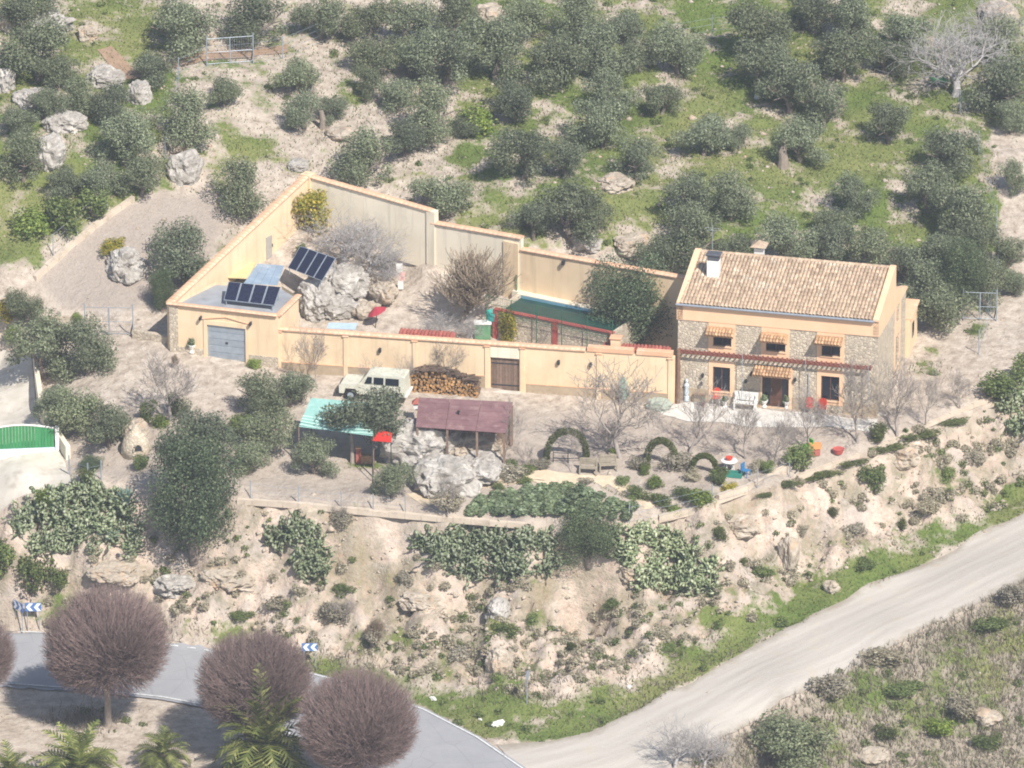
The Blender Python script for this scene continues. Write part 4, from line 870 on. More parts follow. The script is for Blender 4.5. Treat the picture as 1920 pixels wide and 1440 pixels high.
rows = {
 'along the top edge of the grove': [(335,35,150),(475,20,140),(600,22,120),(690,30,120),(770,40,120),(850,20,110),(985,10,120),(1085,25,130),(1165,35,110),(1420,40,150),(1520,5,120),(1600,30,130),(1690,45,120),(1880,70,120)],
 'in the upper dense row of the grove': [(700,85,120),(770,95,110),(835,95,150),(930,85,150),(1040,95,150),(1125,95,130),(1200,90,100),(1270,85,120),(1430,115,130),(1580,90,140),(1660,95,100),(1880,150,150)],
 'in the third row above the courtyard': [(555,125,110),(570,205,90),(622,195,75),(690,150,80),(745,165,100),(805,205,140),(965,175,120),(1150,165,120),(1240,175,90),(1480,150,140),(1545,185,120)],
 'in the middle row above the courtyard': [(680,285,130),(760,245,110),(880,225,70),(980,275,140),(1060,290,100),(1130,215,140),(1195,290,110),(1320,235,130),(1385,250,70),(1500,250,120),(1665,225,100),(1770,265,130)],
 'in the row nearest the back wall': [(450,345,130),(830,350,130),(1000,400,110),(1070,385,140),(1112,405,80),(1290,355,130),(1370,360,120),(1560,400,90),(1605,360,100),(1740,345,120),(1800,400,150)],
 'close behind the farmhouse roof': [(1740,520,110),(1840,520,110),(1245,475,100),(1300,440,140),(1370,460,90),(1480,445,120),(1560,455,120),(1640,465,100),(1700,490,100),(1770,470,130),(1820,450,100),(1765,560,130)],
 'on the rocky slope at the upper left': [(280,120,90),(110,130,90),(265,330,90),(85,190,80),(70,85,150),(50,5,120),(150,175,90),(215,195,85),(420,165,80),(350,220,120),(235,255,120),(45,290,110),(190,330,100),(120,330,80),(30,220,80)],
 'beside the gravel plot and lower gate': [(345,470,130),(375,505,70),(45,575,80),(85,640,150),(165,650,120),(150,760,130),(205,790,110),(95,750,80)],
 'among the garden trees below the wall': [(490,735,110),(545,725,85),(500,800,110),(590,845,95),(470,850,90),(735,900,80),(385,820,130)],
 'beyond the wire fence at the right edge': [(1895,215,80),(1905,330,70),(1890,470,80),(1900,520,70)]}
oi = 0
for phrase, lst in rows.items():
    lst = sorted(lst)
    for i, (x, y, w) in enumerate(lst):
        p, wm = place_w(x, y, w); s = wm/4.3; k_ = .95 if 'row' in phrase or 'top' in phrase else 1.05; size = 'small' if s < .72 else ('broad' if s > 1.15 else 'grey-green'); R_ = random.Random(oi*7+1)
        plant('olive_tree', OP[oi % 6], ('trunk', 'crown'), '%s olive tree, %s from the left %s' % (size, ORD[i], phrase), 'olive tree', (p[0], p[1], p[2]-.1), R_.uniform(0, 6.28), (s*k_, s*k_*R_.uniform(.85, 1.1), s*k_*R_.uniform(.82, 1.0)), 'olive trees of the grove and garden'); oi += 1
# evergreen oaks and dense dark trees
p = W(660, 868); t = thing('olive_tree', 'olive tree with pale bare trunk standing before the turquoise canopy', 'olive tree', (p[0], p[1], p[2]-.1), 0, 'olive trees of the grove and garden')
MB().tube([(0, 0, -.2), (.03, 0, 1.0), (-.02, .05, 1.9), (.1, .05, 2.6)], (.15, .12, .11, .09), 8).build('trunk', mat('pale smooth bark', 'a89c8f', '8f8377', 4, .95, .4), t)
o = link('crown', OP[2][1], None, t); o.location = (.95, .1, .8); o.scale = (1.3, 1.15, 1.25)
OK = [round_proto(300+i, 30000, OAKL, 48, 1.5, 1.35, (.075, .045), .7, .8) for i in range(3)]
for i, (x, cy, w, hz, lab) in enumerate([(365,945,190,1.25,'tall dark evergreen oak at the cliff edge beside the cactus'), (1187,572,175,1.0,'large dark evergreen tree inside the courtyard beside the house'), (1105,1003,125,.85,'dark round evergreen bush between the two big cactus thickets'),
        (1800,520,120,1,'dark evergreen tree behind the annex of the farmhouse'), (305,560,55,1.6,'narrow dark cypress-like tree beside the garage corner'), (170,855,50,.5,'dark clump of shrubs hanging below the big olive by the driveway')]):
    p = W(x, cy+w*(.55 if i == 0 else .46)); wm = w*mpp(p); s = wm/3.1
    plant('evergreen_tree', OK[i % 3], ('trunk', 'crown'), lab, 'tree', (p[0], p[1], p[2]-.15), i*1.7, (s, s, s*hz))
SP = [[round_proto(400+i*7+v, 1700, m, 10+2*v, .9, .7-.1*v, (.13, .085), .22, .35) for v in range(3)] for i, m in enumerate((SHRUB, LIMEG, GOLD, GREYL, HEDGE))]
def shrub(k, x, y, w, lab, hz=1.0, name='shrub', cat='shrub', group=None, z=None):
    p = W(x, y) if z is None else P(x, y, z); s = w*mpp(p)/1.75
    an = 1+.28*math.sin(x*1.7+y); rz = (x*.37) % 6.28
    if name == 'rim_hedge': an = 1.6; rz = .42; s *= .72; hz *= .8
    return plant(name, SP[k][int(x+y) % 3], ('stem', 'crown'), lab, cat, (p[0], p[1], p[2]-.1), rz, (s*an, s/(an if an < 1.5 else 1.6), s*hz), group)
shrub(2, 592, 432, 78, 'tall yellow-green citrus bush in the far corner of the courtyard', 1.25, 'citrus_tree', 'tree')
shrub(2, 952, 642, 46, 'small yellow citrus tree in front of the raised pool', 1.8, 'citrus_tree', 'tree', z=.8)
shrub(1, 892, 250, 75, 'bright green bush beside an olive above the courtyard wall')
shrub(0, 120, 430, 90, 'leafy green bush on the slope left of the gravel plot', .9); shrub(1, 60, 440, 80, 'yellow-green bush at the left edge above the driveway', .9); shrub(0, 175, 410, 70, 'dark green bush beside the edge of the gravel plot')
shrub(4, 1078, 650, 55, 'dark rounded bush at the foot of the pool wall', .6, z=.7); shrub(4, 1645, 828, 45, 'clipped dark green bush on the terrace rim below the house', 1.1); shrub(0, 1870, 745, 90, 'wide green hedge bush at the terrace rim by the photo edge', .8, 'hedge_bush'); shrub(0, 1920, 720, 70, 'dark hedge bush at the right photo edge above the wall', 1, 'hedge_bush')
shrub(4, 162, 905, 48, 'rounded clipped dark bush above the cactus by the driveway', .9); shrub(1, 85, 945, 50, 'yellow-green shrub at the top of the left cactus slope', .9); shrub(0, 262, 880, 40, 'spiky green yucca-like shrub beside the evergreen oak', 1.1); shrub(0, 450, 815, 60, 'dark green garden shrub left of the turquoise canopy', 1.0)
shrub(2, 15, 600, 55, 'orange-tinged shrub at the left edge below the gravel plot', .8); shrub(1, 30, 640, 45, 'yellow-green shrub below the orange one at the left edge'); shrub(1, 145, 605, 26, 'small yellow-green shrub in front of the wire gate'); shrub(2, 215, 465, 60, 'yellowish straggly bush on the gravel plot', .5)
shrub(0, 330, 780, 45, 'green shrub under the bare tree near the garage', 1.1); shrub(1, 300, 800, 35, 'yellow-green low shrub under the bare tree near the garage'); shrub(0, 275, 790, 45, 'dark leafy shrub beside the stone oven')
shrub(0, 1505, 880, 75, 'dark sprawling shrub on the rim beside the coloured toys', .75); shrub(1, 1210, 890, 28, 'pale spiky plant at the fork of the garden path'); shrub(1, 1225, 915, 42, 'yellow-green grassy clump right of the garden path', .8); shrub(1, 1310, 950, 52, 'yellow-green rounded bush beside the corner post of the low wall', .9); shrub(2, 1365, 925, 40, 'yellowish bush right of the corner post', .7)
shrub(0, 1170, 905, 36, 'small green clump at the left side of the path fork', .6); shrub(3, 1270, 880, 60, 'grey-brown dry bush below the middle hedge arch', .8); shrub(3, 840, 960, 60, 'grey shrub below the big garden boulder', .9); shrub(3, 640, 985, 45, 'grey dry bush beside the cactus on the cliff top', .9); shrub(3, 955, 900, 60, 'grey shrub at the right foot of the garden boulder', .7)
shrub(0, 985, 890, 34, 'green plant beside the first hedge arch', .7); shrub(0, 935, 915, 30, 'green clump below the garden boulder', .6); shrub(1, 475, 690, 30, 'rusty potted shrub beside the garage door', .9); shrub(0, 1830, 625, 26, 'small green bush in front of the metal field gate', .9); shrub(0, 1750, 700, 30, 'green weeds patch beside the house side', .35)
for k, x, y, w, hz, lab in [(4,1475,912,70,.4,'low dark hedge clump under the rim wall below the toys'),(4,1545,893,80,.4,'low dark hedge clump on the rim right of the toys'),(4,1600,872,60,.4,'low hedge clump at the end of the pale rim wall'),(4,1665,846,80,.42,'low hedge clump below the clipped dark bush'),(4,1725,822,80,.4,'low hedge clump on the rim below the thin sapling'),(4,1785,796,70,.4,'low hedge clump on the rim near the right bare tree'),(4,1435,930,50,.4,'low hedge clump at the curve of the rim wall')]: shrub(k, x, y, w, lab, hz, 'rim_hedge', 'hedge', 'low hedge clumps along the rim')
for k, x, y, w, hz, lab in [(0,1195,935,50,.5,'green garden plants right of the kitchen garden rows'),(0,1240,945,55,.5,'green garden plants along the lower path side'),(0,1280,935,50,.6,'dark green garden plants left of the yellow-green bush'),(1,1265,960,40,.5,'pale green plants by the low wall below the path'),(3,1200,880,40,.8,'grey spiky plant above the path fork'),(0,1345,905,46,.7,'dark plants below the smallest hedge arch'),(3,1300,900,46,.6,'brown dry plants between path and smallest arch'),(3,1010,880,40,.7,'grey plants left of the first hedge arch'),(0,960,880,36,.7,'green plants between boulder and first arch'),(0,985,905,30,.5,'low green plants above the vegetable rows'),(3,1100,905,30,.5,'dry plants below the weathered bench'),(0,1440,885,40,.7,'dark shrub beside the fence post on the rim'),(3,1420,880,36,.8,'dry bush left of the rim shrub')]: shrub(k, x, y, w, lab, hz, 'garden_plant', 'plant', 'plants of the terrace garden')
# scrub on the cliff, the ones large enough to point at
CS = [(4,590,1085,30,.6,'small dark bush below the cactus at mid cliff'),(0,640,1110,36,.6,'green bush in the left middle of the cliff'),(3,760,1090,46,.6,'grey bush above the bare orange patch of cliff'),(3,815,1065,40,.6,'grey tuft below the central cactus edge'),(4,1350,1010,32,1.2,'upright green bush below the low wall corner'),(4,1560,968,30,.9,'dark round bush on the bare right cliff'),(0,1640,925,60,1.0,'leggy green bush on the upper right cliff'),
 (4,1690,990,34,.8,'dark green bush right of centre on the right cliff'),(3,1500,1000,34,.7,'grey round tuft left of the dark bush on the right cliff'),(3,1600,1000,60,.5,'wide grey bush at mid height of the right cliff'),(0,1780,900,40,.8,'green bush high on the right cliff near the edge'),(3,1830,870,50,.6,'grey bush near the right photo edge on the cliff'),(0,1000,1170,40,.7,'green bush near the cliff foot under the cactus'),(0,950,1190,60,.5,'wide green bush low on the central cliff'),
 (3,700,1205,60,.7,'twiggy grey bush low on the cliff left of the rock'),(3,625,1165,70,.7,'grey branching bush above the right chevron sign'),(0,1150,1140,40,.6,'green bush below the gap between the thickets'),(0,1430,1080,40,.7,'green bush beside the orange gully'),(4,1395,1060,22,1,'small dark bush in the gully below the rim'),(3,860,1240,60,.6,'grey dry shrub above the green verge'),(0,1620,1065,50,.4,'low green bush above the dirt track verge'),(3,1740,960,60,.5,'grey scrub above the upper track verge'),
 (3,520,1140,60,.5,'grey scrub below the left small cactus'),(0,450,1160,50,.5,'green scrub above the road between the first two round trees'),(4,1070,1215,40,.5,'dark bush near the single road sign'),(0,1250,1220,50,.4,'green bush on the bank above the track junction'),(0,60,1110,100,.8,'dark green ivy bush above the left chevron signs'),(0,110,1100,60,.7,'green bush beside the ivy above the road'),(0,0,1080,80,1.0,'dark bush at the left photo edge above the road')]
for k, x, y, w, hz, lab in CS: shrub(k, x, y, w, lab, hz, 'cliff_bush', 'bush', 'bushes on the cliff')
for k, x, y, w, hz, lab in [(0,1470,1440,180,.8,'large grey-green bush at the bottom edge below the dirt track'),(4,1660,1385,50,.6,'dark green bush on the lower right bank'),(1,1760,1375,70,.5,'bright green bush on the lower right bank'),(0,1855,1180,70,.5,'green bush by the track at the right edge'),(3,1560,1300,90,.5,'grey shrub at the lower edge of the dirt track'),(3,1650,1240,80,.45,'grey shrub further up the lower track edge'),(3,1900,1130,70,.6,'grey shrub at the right photo edge by the track'),(3,1800,1330,90,.4,'wide grey shrub in the middle of the lower right bank'),(0,1690,1300,80,.35,'low green shrub mid bank below the track'),(0,1850,1400,60,.5,'green shrub in the bottom right corner')]:
    if w == 180:
        p = W(x, y); s = 175*mpp(p)/3.1; plant('bank_bush', (OK[1][0], OP[0][1]), ('stem', 'crown'), lab, 'bush', (p[0], p[1], p[2]-.4), 1, (s*.75, s*.75, s*.6), 'bushes on the lower bank'); continue
    shrub(k, x, y, w, lab, hz, 'bank_bush', 'bush', 'bushes on the lower bank')

# ------------------------------------------------------------------ round pollarded trees by the road
def mulberry(seed):
    R_ = np.random.RandomState(seed); tr = [(0, 0, -.3, 0, 0, 1.2, .2, .16), (0, 0, 1.2, 0, 0, 2.1, .16, .17)]; br = []
    C = np.array([0, 0, 4.35]); hubs = []
    for i in range(9):
        a = 6.283*i/9+R_.uniform(-.2, .2); q = np.array([math.cos(a)*R_.uniform(.5, 1.1), math.sin(a)*R_.uniform(.5, 1.1), R_.uniform(2.5, 3.4)]); br.append((0, 0, 2.05, *q, .1, .07)); hubs.append(q)
    hubs.append(np.array([0, 0, 3.0])); br.append((0, 0, 2.05, 0, 0, 3.0, .12, .09))
    n = 0
    while n < 3600:
        d = R_.normal(size=3); d /= np.linalg.norm(d)
        if d[2] < -.75: continue
        e = C+d*np.array([3.35, 3.35, 2.75])*R_.uniform(.86, 1.01)*(1+.07*float(vnoise(d[0]*2.2+seed, d[1]*2.2, d[2]*2.2)))
        h = np.array(hubs); k = np.argsort(((h-e)**2).sum(1)+R_.uniform(0, 3, len(h)))[0]; s = hubs[k]
        m1 = s+(e-s)*.35+R_.normal(size=3)*.12+np.array([0, 0, -.12]); m2 = s+(e-s)*.7+R_.normal(size=3)*.14
        br += [(*s, *m1, .022, .016), (*m1, *m2, .016, .012), (*m2, *e, .012, .007)]
        for _ in range(3):
            t = R_.uniform(.0, .9); b = m1+(m2-m1)*t if R_.rand() < .4 else m2+(e-m2)*t; f = b+(e-s)/np.linalg.norm(e-s)*R_.uniform(.4, .9)+R_.normal(size=3)*.22
            if np.linalg.norm((f-C)/np.array([3.4, 3.4, 2.8])) < 1.0: br.append((*b, *f, .009, .006))
        n += 1
    return mesh_of('trunk', tubes(tr, 8), mat('pale smooth bark', 'a89c8f', '8f8377', 4, .95, .4)), mesh_of('branches', tubes(br, 3), TWIG)
MU = [mulberry(11), mulberry(12)]
for i, (x, by, w, lab) in enumerate([(203,1362,240,'large round leafless tree whose whole trunk shows left of the road'), (480,1420,218,'middle round leafless tree behind the tallest palm'), (672,1500,225,'round leafless tree nearest the road junction'), (-62,1350,190,'round leafless tree cut by the left photo edge')]):
    p = W(x, by); s = w*mpp(p)/6.35; plant('pollarded_tree', MU[i % 2], ('trunk', 'branches'), lab, 'bare tree', (p[0], p[1], p[2]-.05), i*1.3, (s, s, s*1.06), 'round leafless trees along the road')
# ------------------------------------------------------------------ bare trees
def bare_proto(seed, m, h0=1.3, r0=.1, lev=4, nch=3, lenf=.8, sp=.55, up=.22, first=4, minr=.0135):
    tr, br = branches(seed, h0, r0, lev, nch, lenf, sp, up, .13, first=first); return mesh_of('trunk', tubes(tr, 6), m), mesh_of('branches', tubes(br, 3, minr), m)
BP = [bare_proto(21, TWIGG, 1.5, .14, 6, 2, .82, .5), bare_proto(22, TWIGG, 1.3, .09, 5, 3, .76, .55, .25, 4, .009), bare_proto(23, TWIGB, .35, .06, 5, 3, .95, .33, .5, 8, .006), bare_proto(24, TWIGW, .5, .09, 5, 3, .85, .7, .1, 6, .004), bare_proto(25, TWIGG, 1.5, .09, 5, 3, .74, .5, .3, 4, .009)]
def ext(me): 
    v = np.empty(len(me.vertices)*3); me.vertices.foreach_get('co', v); v = v.reshape(-1, 3); return v[:, 2].max()
BH = [ext(b[1]) for b in BP]
def bare(k, x, y, hpx, lab, wide=1.0, z=None, name='bare_tree'):
    p = W(x, y) if z is None else P(x, y, z); s = hpx*mpp(p)/math.cos(PITCH)/BH[k]
    plant(name, BP[k], ('trunk', 'branches'), lab, 'bare tree', (p[0], p[1], p[2]-.05), x*.11, (s*wide, s*wide, s), 'leafless trees and shrubs of the yard')
for a_ in [(0,1162,858,205,'tallest leafless garden tree in front of the house end of the wall',1.25),(1,592,716,120,'slim bare tree before the wall nearest the garage',.8),(1,838,720,100,'bare tree in front of the wall above the log pile',1.1),(1,320,790,150,'spreading bare tree in the yard below the garage',1.5),(4,1292,850,150,'bare tree left of the middle hedge arch on the terrace',1.1),(1,1397,860,140,'bare tree in front of the white bench',1.0),(4,1452,868,125,'thin bare tree in front of the house door',1.0),(1,1517,850,145,'bare tree in front of the two red chairs',1.0),
 (0,1608,830,170,'bare tree before the right end of the facade',.9),(1,1682,820,170,'bare tree at the right corner of the house',1.1),(4,1735,800,140,'thin bare sapling right of the house corner',.8),(1,1800,770,90,'small bare tree near the terrace rim on the right',1.2),(0,1215,740,0,'',1),(4,945,860,120,'bare tree at the right end of the brown shed',.7),(1,985,880,60,'small bare fruit tree beside the first hedge arch',1.1),(4,1070,885,85,'pale bare sapling inside the first hedge arch',.6),(0,1145,850,70,'leaning bare tree at the foot of the tallest one',1.6),
 (3,1790,180,150,'big silvery bare tree on the hillside at the upper right',1.5),(3,1870,95,120,'silvery bare tree higher up at the upper right',1.3),(1,840,975,110,'pale bare sapling against the garden boulder',.7),(1,640,985,50,'small bare shrub below the low garden wall',1.0),(2,700,1215,60,'brown bare shrub on the cliff foot above the road',1.1),(1,650,1170,65,'grey bare shrub on the lower left cliff',1.3),(3,1265,1440,110,'pale bare shrub beside the track at the bottom edge',1.0),(3,1320,1440,90,'second pale bare shrub at the bottom edge of the track',1.0),(1,280,1170,55,'bare shrub above the road left of the grass',1.1),
 (4,1840,560,60,'bare bush by the metal field gate',1.2),(1,700,735,70,'thin bare tree behind the white off-road vehicle',1.0),(1,765,735,80,'bare tree behind the tail of the white vehicle',.8)]:
    if a_[3]: bare(*a_[:5], wide=a_[5])
bare(2, 862, 600, 140, 'tall brown vase-shaped bare bush inside the courtyard', 2.0, z=1.6, name='bare_bush'); bare(3, 640, 495, 105, 'silvery bare bush below the corner citrus', 1.7, z=3.2, name='bare_bush'); bare(3, 690, 515, 95, 'silvery bare bush right of the tilted solar panels', 1.3, z=2.8, name='bare_bush'); bare(3, 730, 530, 60, 'grey bare bush beside the white cloth', 1.2, z=2.4, name='bare_bush')
bare(3, 830, 635, 60, 'grey bare shrub behind the front wall below the brown bush', 1.3, z=1.0, name='bare_bush'); bare(3, 885, 640, 55, 'pale bare shrub beside the green box', 1.2, z=.9, name='bare_bush'); bare(4, 1012, 655, 50, 'small bare tree before the pool wall', 1.2, z=.8, name='bare_bush'); bare(2, 330, 690, 30, 'thin twigs beside the stone pillar', 1.0)
shrub(0, 565, 480, 40, 'dark leafy shrub behind the tilted solar panels', .8, z=3.6); shrub(3, 720, 505, 55, 'grey-green leafy shrub behind the courtyard boulders', .8, z=2.6); shrub(0, 1110, 655, 30, 'small dark shrub under the big courtyard tree', .6, z=.7)

# ------------------------------------------------------------------ palms
def palm_proto(seed, nf=56, L=1.9):
    R_ = random.Random(seed); V, F = [], []
    def quad(a, b, c, d): 
        o = len(V); V.extend([tuple(a), tuple(b), tuple(c), tuple(d)]); F.append((o, o+1, o+2, o+3))
    for i in range(nf):
        a = i*2.399; el = math.radians(78-66*(i/nf)+R_.uniform(-7, 7)); d = Vector((math.cos(a)*math.cos(el), math.sin(a)*math.cos(el), math.sin(el))); p = Vector((0, 0, .5)); l = L*R_.uniform(.85, 1.1); n = 16
        for k in range(n):
            sd = d.cross(Vector((0, 0, 1))).normalized(); up_ = sd.cross(d).normalized(); q = p+d*(l/n); wv = .38*max(.12, math.sin(math.pi*min(1, (k+.6)/(n+.8))))**.7
            if k > 1:
                for s_ in (-1, 1):
                    b0 = p; b1 = p+(q-p)*.95; tip = b0+sd*s_*wv*.8+d*wv*.75+up_*wv*.18-Vector((0, 0, .12*wv+R_.uniform(0, .06))); quad(b0, b1, tip+d*.02, tip)
            w_ = .022*(1-.7*k/n); quad(p-sd*w_, p+sd*w_, q+sd*w_*.9, q-sd*w_*.9); p = q; d = (d+Vector((0, 0, -.125))).normalized()
    cr = mesh_of('crown', (np.array(V), np.array(F)), PALML)
    mb = MB().lathe([(.2, -.3), (.24, .1), (.2, .35), (.26, .5), (.1, .62)], sides=10); tk = bpy.data.meshes.new('trunk'); tk.from_pydata(mb.v, [], mb.f); tk.materials.append(BARK); return tk, cr
PA = [palm_proto(5), palm_proto(6, 30, 1.5)]
for x, y, w, k, z, lab in [(150,1478,205,0,1.0,'palm below the large round tree at the bottom edge'),(305,1440,125,1,1.1,'small sparse palm between the two larger ones'),(497,1462,240,0,1.4,'tallest palm in front of the middle round tree'),(20,1475,130,1,1,'palm frond tuft at the bottom left corner')]:
    p = W(x, y); s = w*mpp(p)/(3.6 if k == 0 else 2.9); plant('palm_tree', PA[k], ('trunk', 'crown'), lab, 'palm', (p[0], p[1], p[2]), x*.1, (s, s, s*z), 'palms beside the road')

# ------------------------------------------------------------------ prickly pears
def cactus(label, poly, n, seed, hmax=1.5, pad=.165):
    """thicket of flat pads over the ground inside a photo outline"""
    R_ = np.random.RandomState(seed); xs = [p[0] for p in poly]; ys = [p[1] for p in poly]; V, F = [], []
    c = W(sum(xs)/len(xs), sum(ys)/len(ys)); k = 8; ang = np.arange(k)*2*math.pi/k
    circ = np.stack([np.cos(ang)*.72, np.sin(ang)], 1)
    m = 0
    while m < n:
        x, y = R_.uniform(min(xs), max(xs)), R_.uniform(min(ys), max(ys))
        if not inpoly(np.array(x), np.array(y), poly): continue
        if vnoise(x*.035+seed*5, y*.05) < -.13: continue
        p = np.array(W(x, y+8)); d = np.array([R_.normal()*.5, R_.normal()*.5-.2, 1.0]); 
        for j in range(R_.randint(2, 7)):
            d = d/np.linalg.norm(d); l = pad*R_.uniform(.7, 1.25); nn = np.cross(d, R_.normal(size=3)); nn /= np.linalg.norm(nn); u = np.cross(nn, d); ce = p+d*l*.8
            ring = ce+circ[:, :1]*u*l+circ[:, 1:]*d*l; o = len(V); V.extend(ring); V.extend([ce+nn*l*.16, ce-nn*l*.16])
            for i in range(k): F.append((o+i, o+(i+1) % k, o+k)); F.append((o+(i+1) % k, o+i, o+k+1))
            p = p+d*l*1.45; d = d+R_.normal(size=3)*.75+np.array([0, 0, .15]); m += 1
            if p[2]-c[2] > 6: break
    V = np.array(V)-c; t = thing('prickly_pear', label, 'cactus', c, group='prickly pear thickets'); o = link('pads', npmesh('pads', V, np.array(F), True), PADM, t); o['kind'] = 'stuff'; return t
cactus('large prickly pear thicket on the slope below the driveway', [(20,975),(60,935),(160,905),(230,920),(265,990),(255,1050),(150,1030),(60,1035)], 4200, 1)
cactus('small prickly pear patch on the cliff right of the evergreen oak', [(510,990),(560,970),(600,985),(615,1070),(570,1090),(530,1030),(495,1010)], 1400, 2)
cactus('long prickly pear thicket left of the dark round bush', [(780,1015),(830,995),(1040,1000),(1050,1060),(1000,1075),(880,1085),(800,1050)], 4000, 3)
cactus('prickly pear thicket right of the dark round bush', [(1150,990),(1200,985),(1280,1005),(1345,1060),(1340,1110),(1260,1110),(1190,1090),(1160,1040)], 3700, 4)
cactus('prickly pear at the right photo edge on the cliff rim', [(1870,745),(1925,735),(1925,830),(1895,820),(1878,780)], 650, 5)
def agave(label, x, y, w):
    p = W(x, y); s = w*mpp(p)/2; V, F = [], []
    for i in range(26):
        a = i*2.4; el = math.radians(20+55*(i/26)); d = Vector((math.cos(a)*math.cos(el), math.sin(a)*math.cos(el), math.sin(el))); sd = d.cross(Vector((0, 0, 1))).normalized(); o = len(V)
        V += [tuple(sd*-.07), tuple(sd*.07), tuple(d*.55+sd*.08+Vector((0, 0, .02))), tuple(d*1.05-Vector((0, 0, .08))), tuple(d*.55-sd*.08+Vector((0, 0, .02)))]; F += [(o, o+1, o+2, o+4), (o+4, o+2, o+3, o+3)]
    me = bpy.data.meshes.new('leaves'); me.from_pydata(V, [], [f if len(set(f)) == 4 else f[:3] for f in F]); t = thing('agave', label, 'agave', (p[0], p[1], p[2]), 0, None, s); link('leaves', me, AGAV, t)
agave('large blue-grey agave at the top of the left cactus thicket', 238, 945, 75); agave('second blue-grey agave lower in the left cactus thicket', 205, 1010, 60)
# ------------------------------------------------------------------ hedge arches, vegetables
def arch(label, x, yb, wpx, hpx, th, rz):
    p = W(x, yb); s = mpp(p); w = wpx*s/2; h = hpx*s/math.cos(PITCH); lob = []
    for i in range(26):
        a = math.pi*i/25; lob.append((-math.cos(a)*w, 0, max(.1, math.sin(a))**.75*h, th))
    for z in np.arange(0, h*.3, .2): lob += [(-w, 0, z, th), (w, 0, z, th)]
    t = thing('hedge_arch', label, 'hedge', (p[0], p[1], p[2]), rz, 'clipped hedge arches'); me = npmesh('foliage', *leafcloud(lob, 5200, .09, .06, int(x), 0, .18)); link('foliage', me, HEDGE, t)
    mb = MB().tube([(-math.cos(math.pi*i/16)*w, 0, max(.02, math.sin(math.pi*i/16))**.75*h) for i in range(17)], .06, 5); mb.build('stem', BARK, t)
arch('largest clipped green hedge arch, beside the brown shed', 1062, 866, 76, 58, .24, .15); arch('middle clipped green hedge arch with a narrow opening', 1240, 876, 56, 50, .25, -.2); arch('smallest clipped hedge arch next to the white garden table', 1320, 888, 46, 34, .2, -.1)
vg = []; k = 0
VP = [round_proto(500+i, 420, CABB, 5, .3, .22, (.13, .09), .02, .05) for i in range(3)]
for r in range(13):
    for c in range(13):
        x = 880+r*24+c*4.0; y = 966-c*4.6-r*.4+(0 if r < 6 else (r-6)*2.0)
        if not (916+max(0, (1000-x))*.22+max(0, x-1080)*.34 < y < 978) or x > 1200: continue
        vg.append((x+rnd.uniform(-3, 3), y+rnd.uniform(-1.5, 1.5), r, c))
VGROUP = 'leafy vegetable plants of the kitchen garden'
vcount = {}
for i, (x, y, r, c) in enumerate(vg[:170]):
    k = vcount[r] = vcount.get(r, 0)+1
    p = W(x, y); s = rnd.uniform(1.25, 2.0); s = (s, s, s*.62); plant('vegetable_plant', VP[i % 3], ('stem', 'leaves'), 'leafy vegetable plant, %s up from the rim in the %s garden row from the left' % (ORD[k-1], ORD[r]), 'vegetable', (p[0], p[1], p[2]-.03), i, s, VGROUP)
# ------------------------------------------------------------------ boulders
def boulder(label, x, y, w, h, m=None, seed=0, z=None, d=1.0, name='boulder', group=None, sink=.25):
    p = W(x, y) if z is None else P(x, y, z); s = mpp(p); k_ = .85 if y < 300 and z is None else 1; rx = w*s/2*k_; rz_ = h*s/2/math.cos(PITCH)*.95*k_; ry = rx*d
    import bmesh
    bm = bmesh.new(); bmesh.ops.create_icosphere(bm, subdivisions=5 if w >= 80 else 4, radius=1); V = np.array([v.co for v in bm.verts]); me = bpy.data.meshes.new('boulder'); bm.to_mesh(me); bm.free()
    q = V*1.3+seed*3.7; f = fbm(q[:, 0], q[:, 1], q[:, 2], 4); g = np.abs(fbm(q[:, 0]*1.7+4, q[:, 1]*1.7, q[:, 2]*1.7, 3)); hf = np.abs(fbm(q[:, 0]*4+1, q[:, 1]*4, q[:, 2]*3, 3)); r = 1+f*.55-g*.5-hf*.22
    st = np.round(V[:, 2:3]*5+fbm(q[:, 0]*2, q[:, 1]*2, 1, 2)[:, None])/5; V = V*r[:, None]; V[:, 2:3] = V[:, 2:3]*.8+st*.2
    V = np.sign(V)*np.abs(V)**.85; V = V*[rx, ry, rz_]; me.vertices.foreach_set('co', V.astype(np.float32).ravel()); me.update()
    o = link(name, me, m or LIME); o.location = (p[0], p[1]+ry*.4, p[2]+rz_*(1-sink*2)*.8); o.rotation_euler = (0, 0, seed*1.1); tag(o, label, 'boulder', group); return o
i = 0
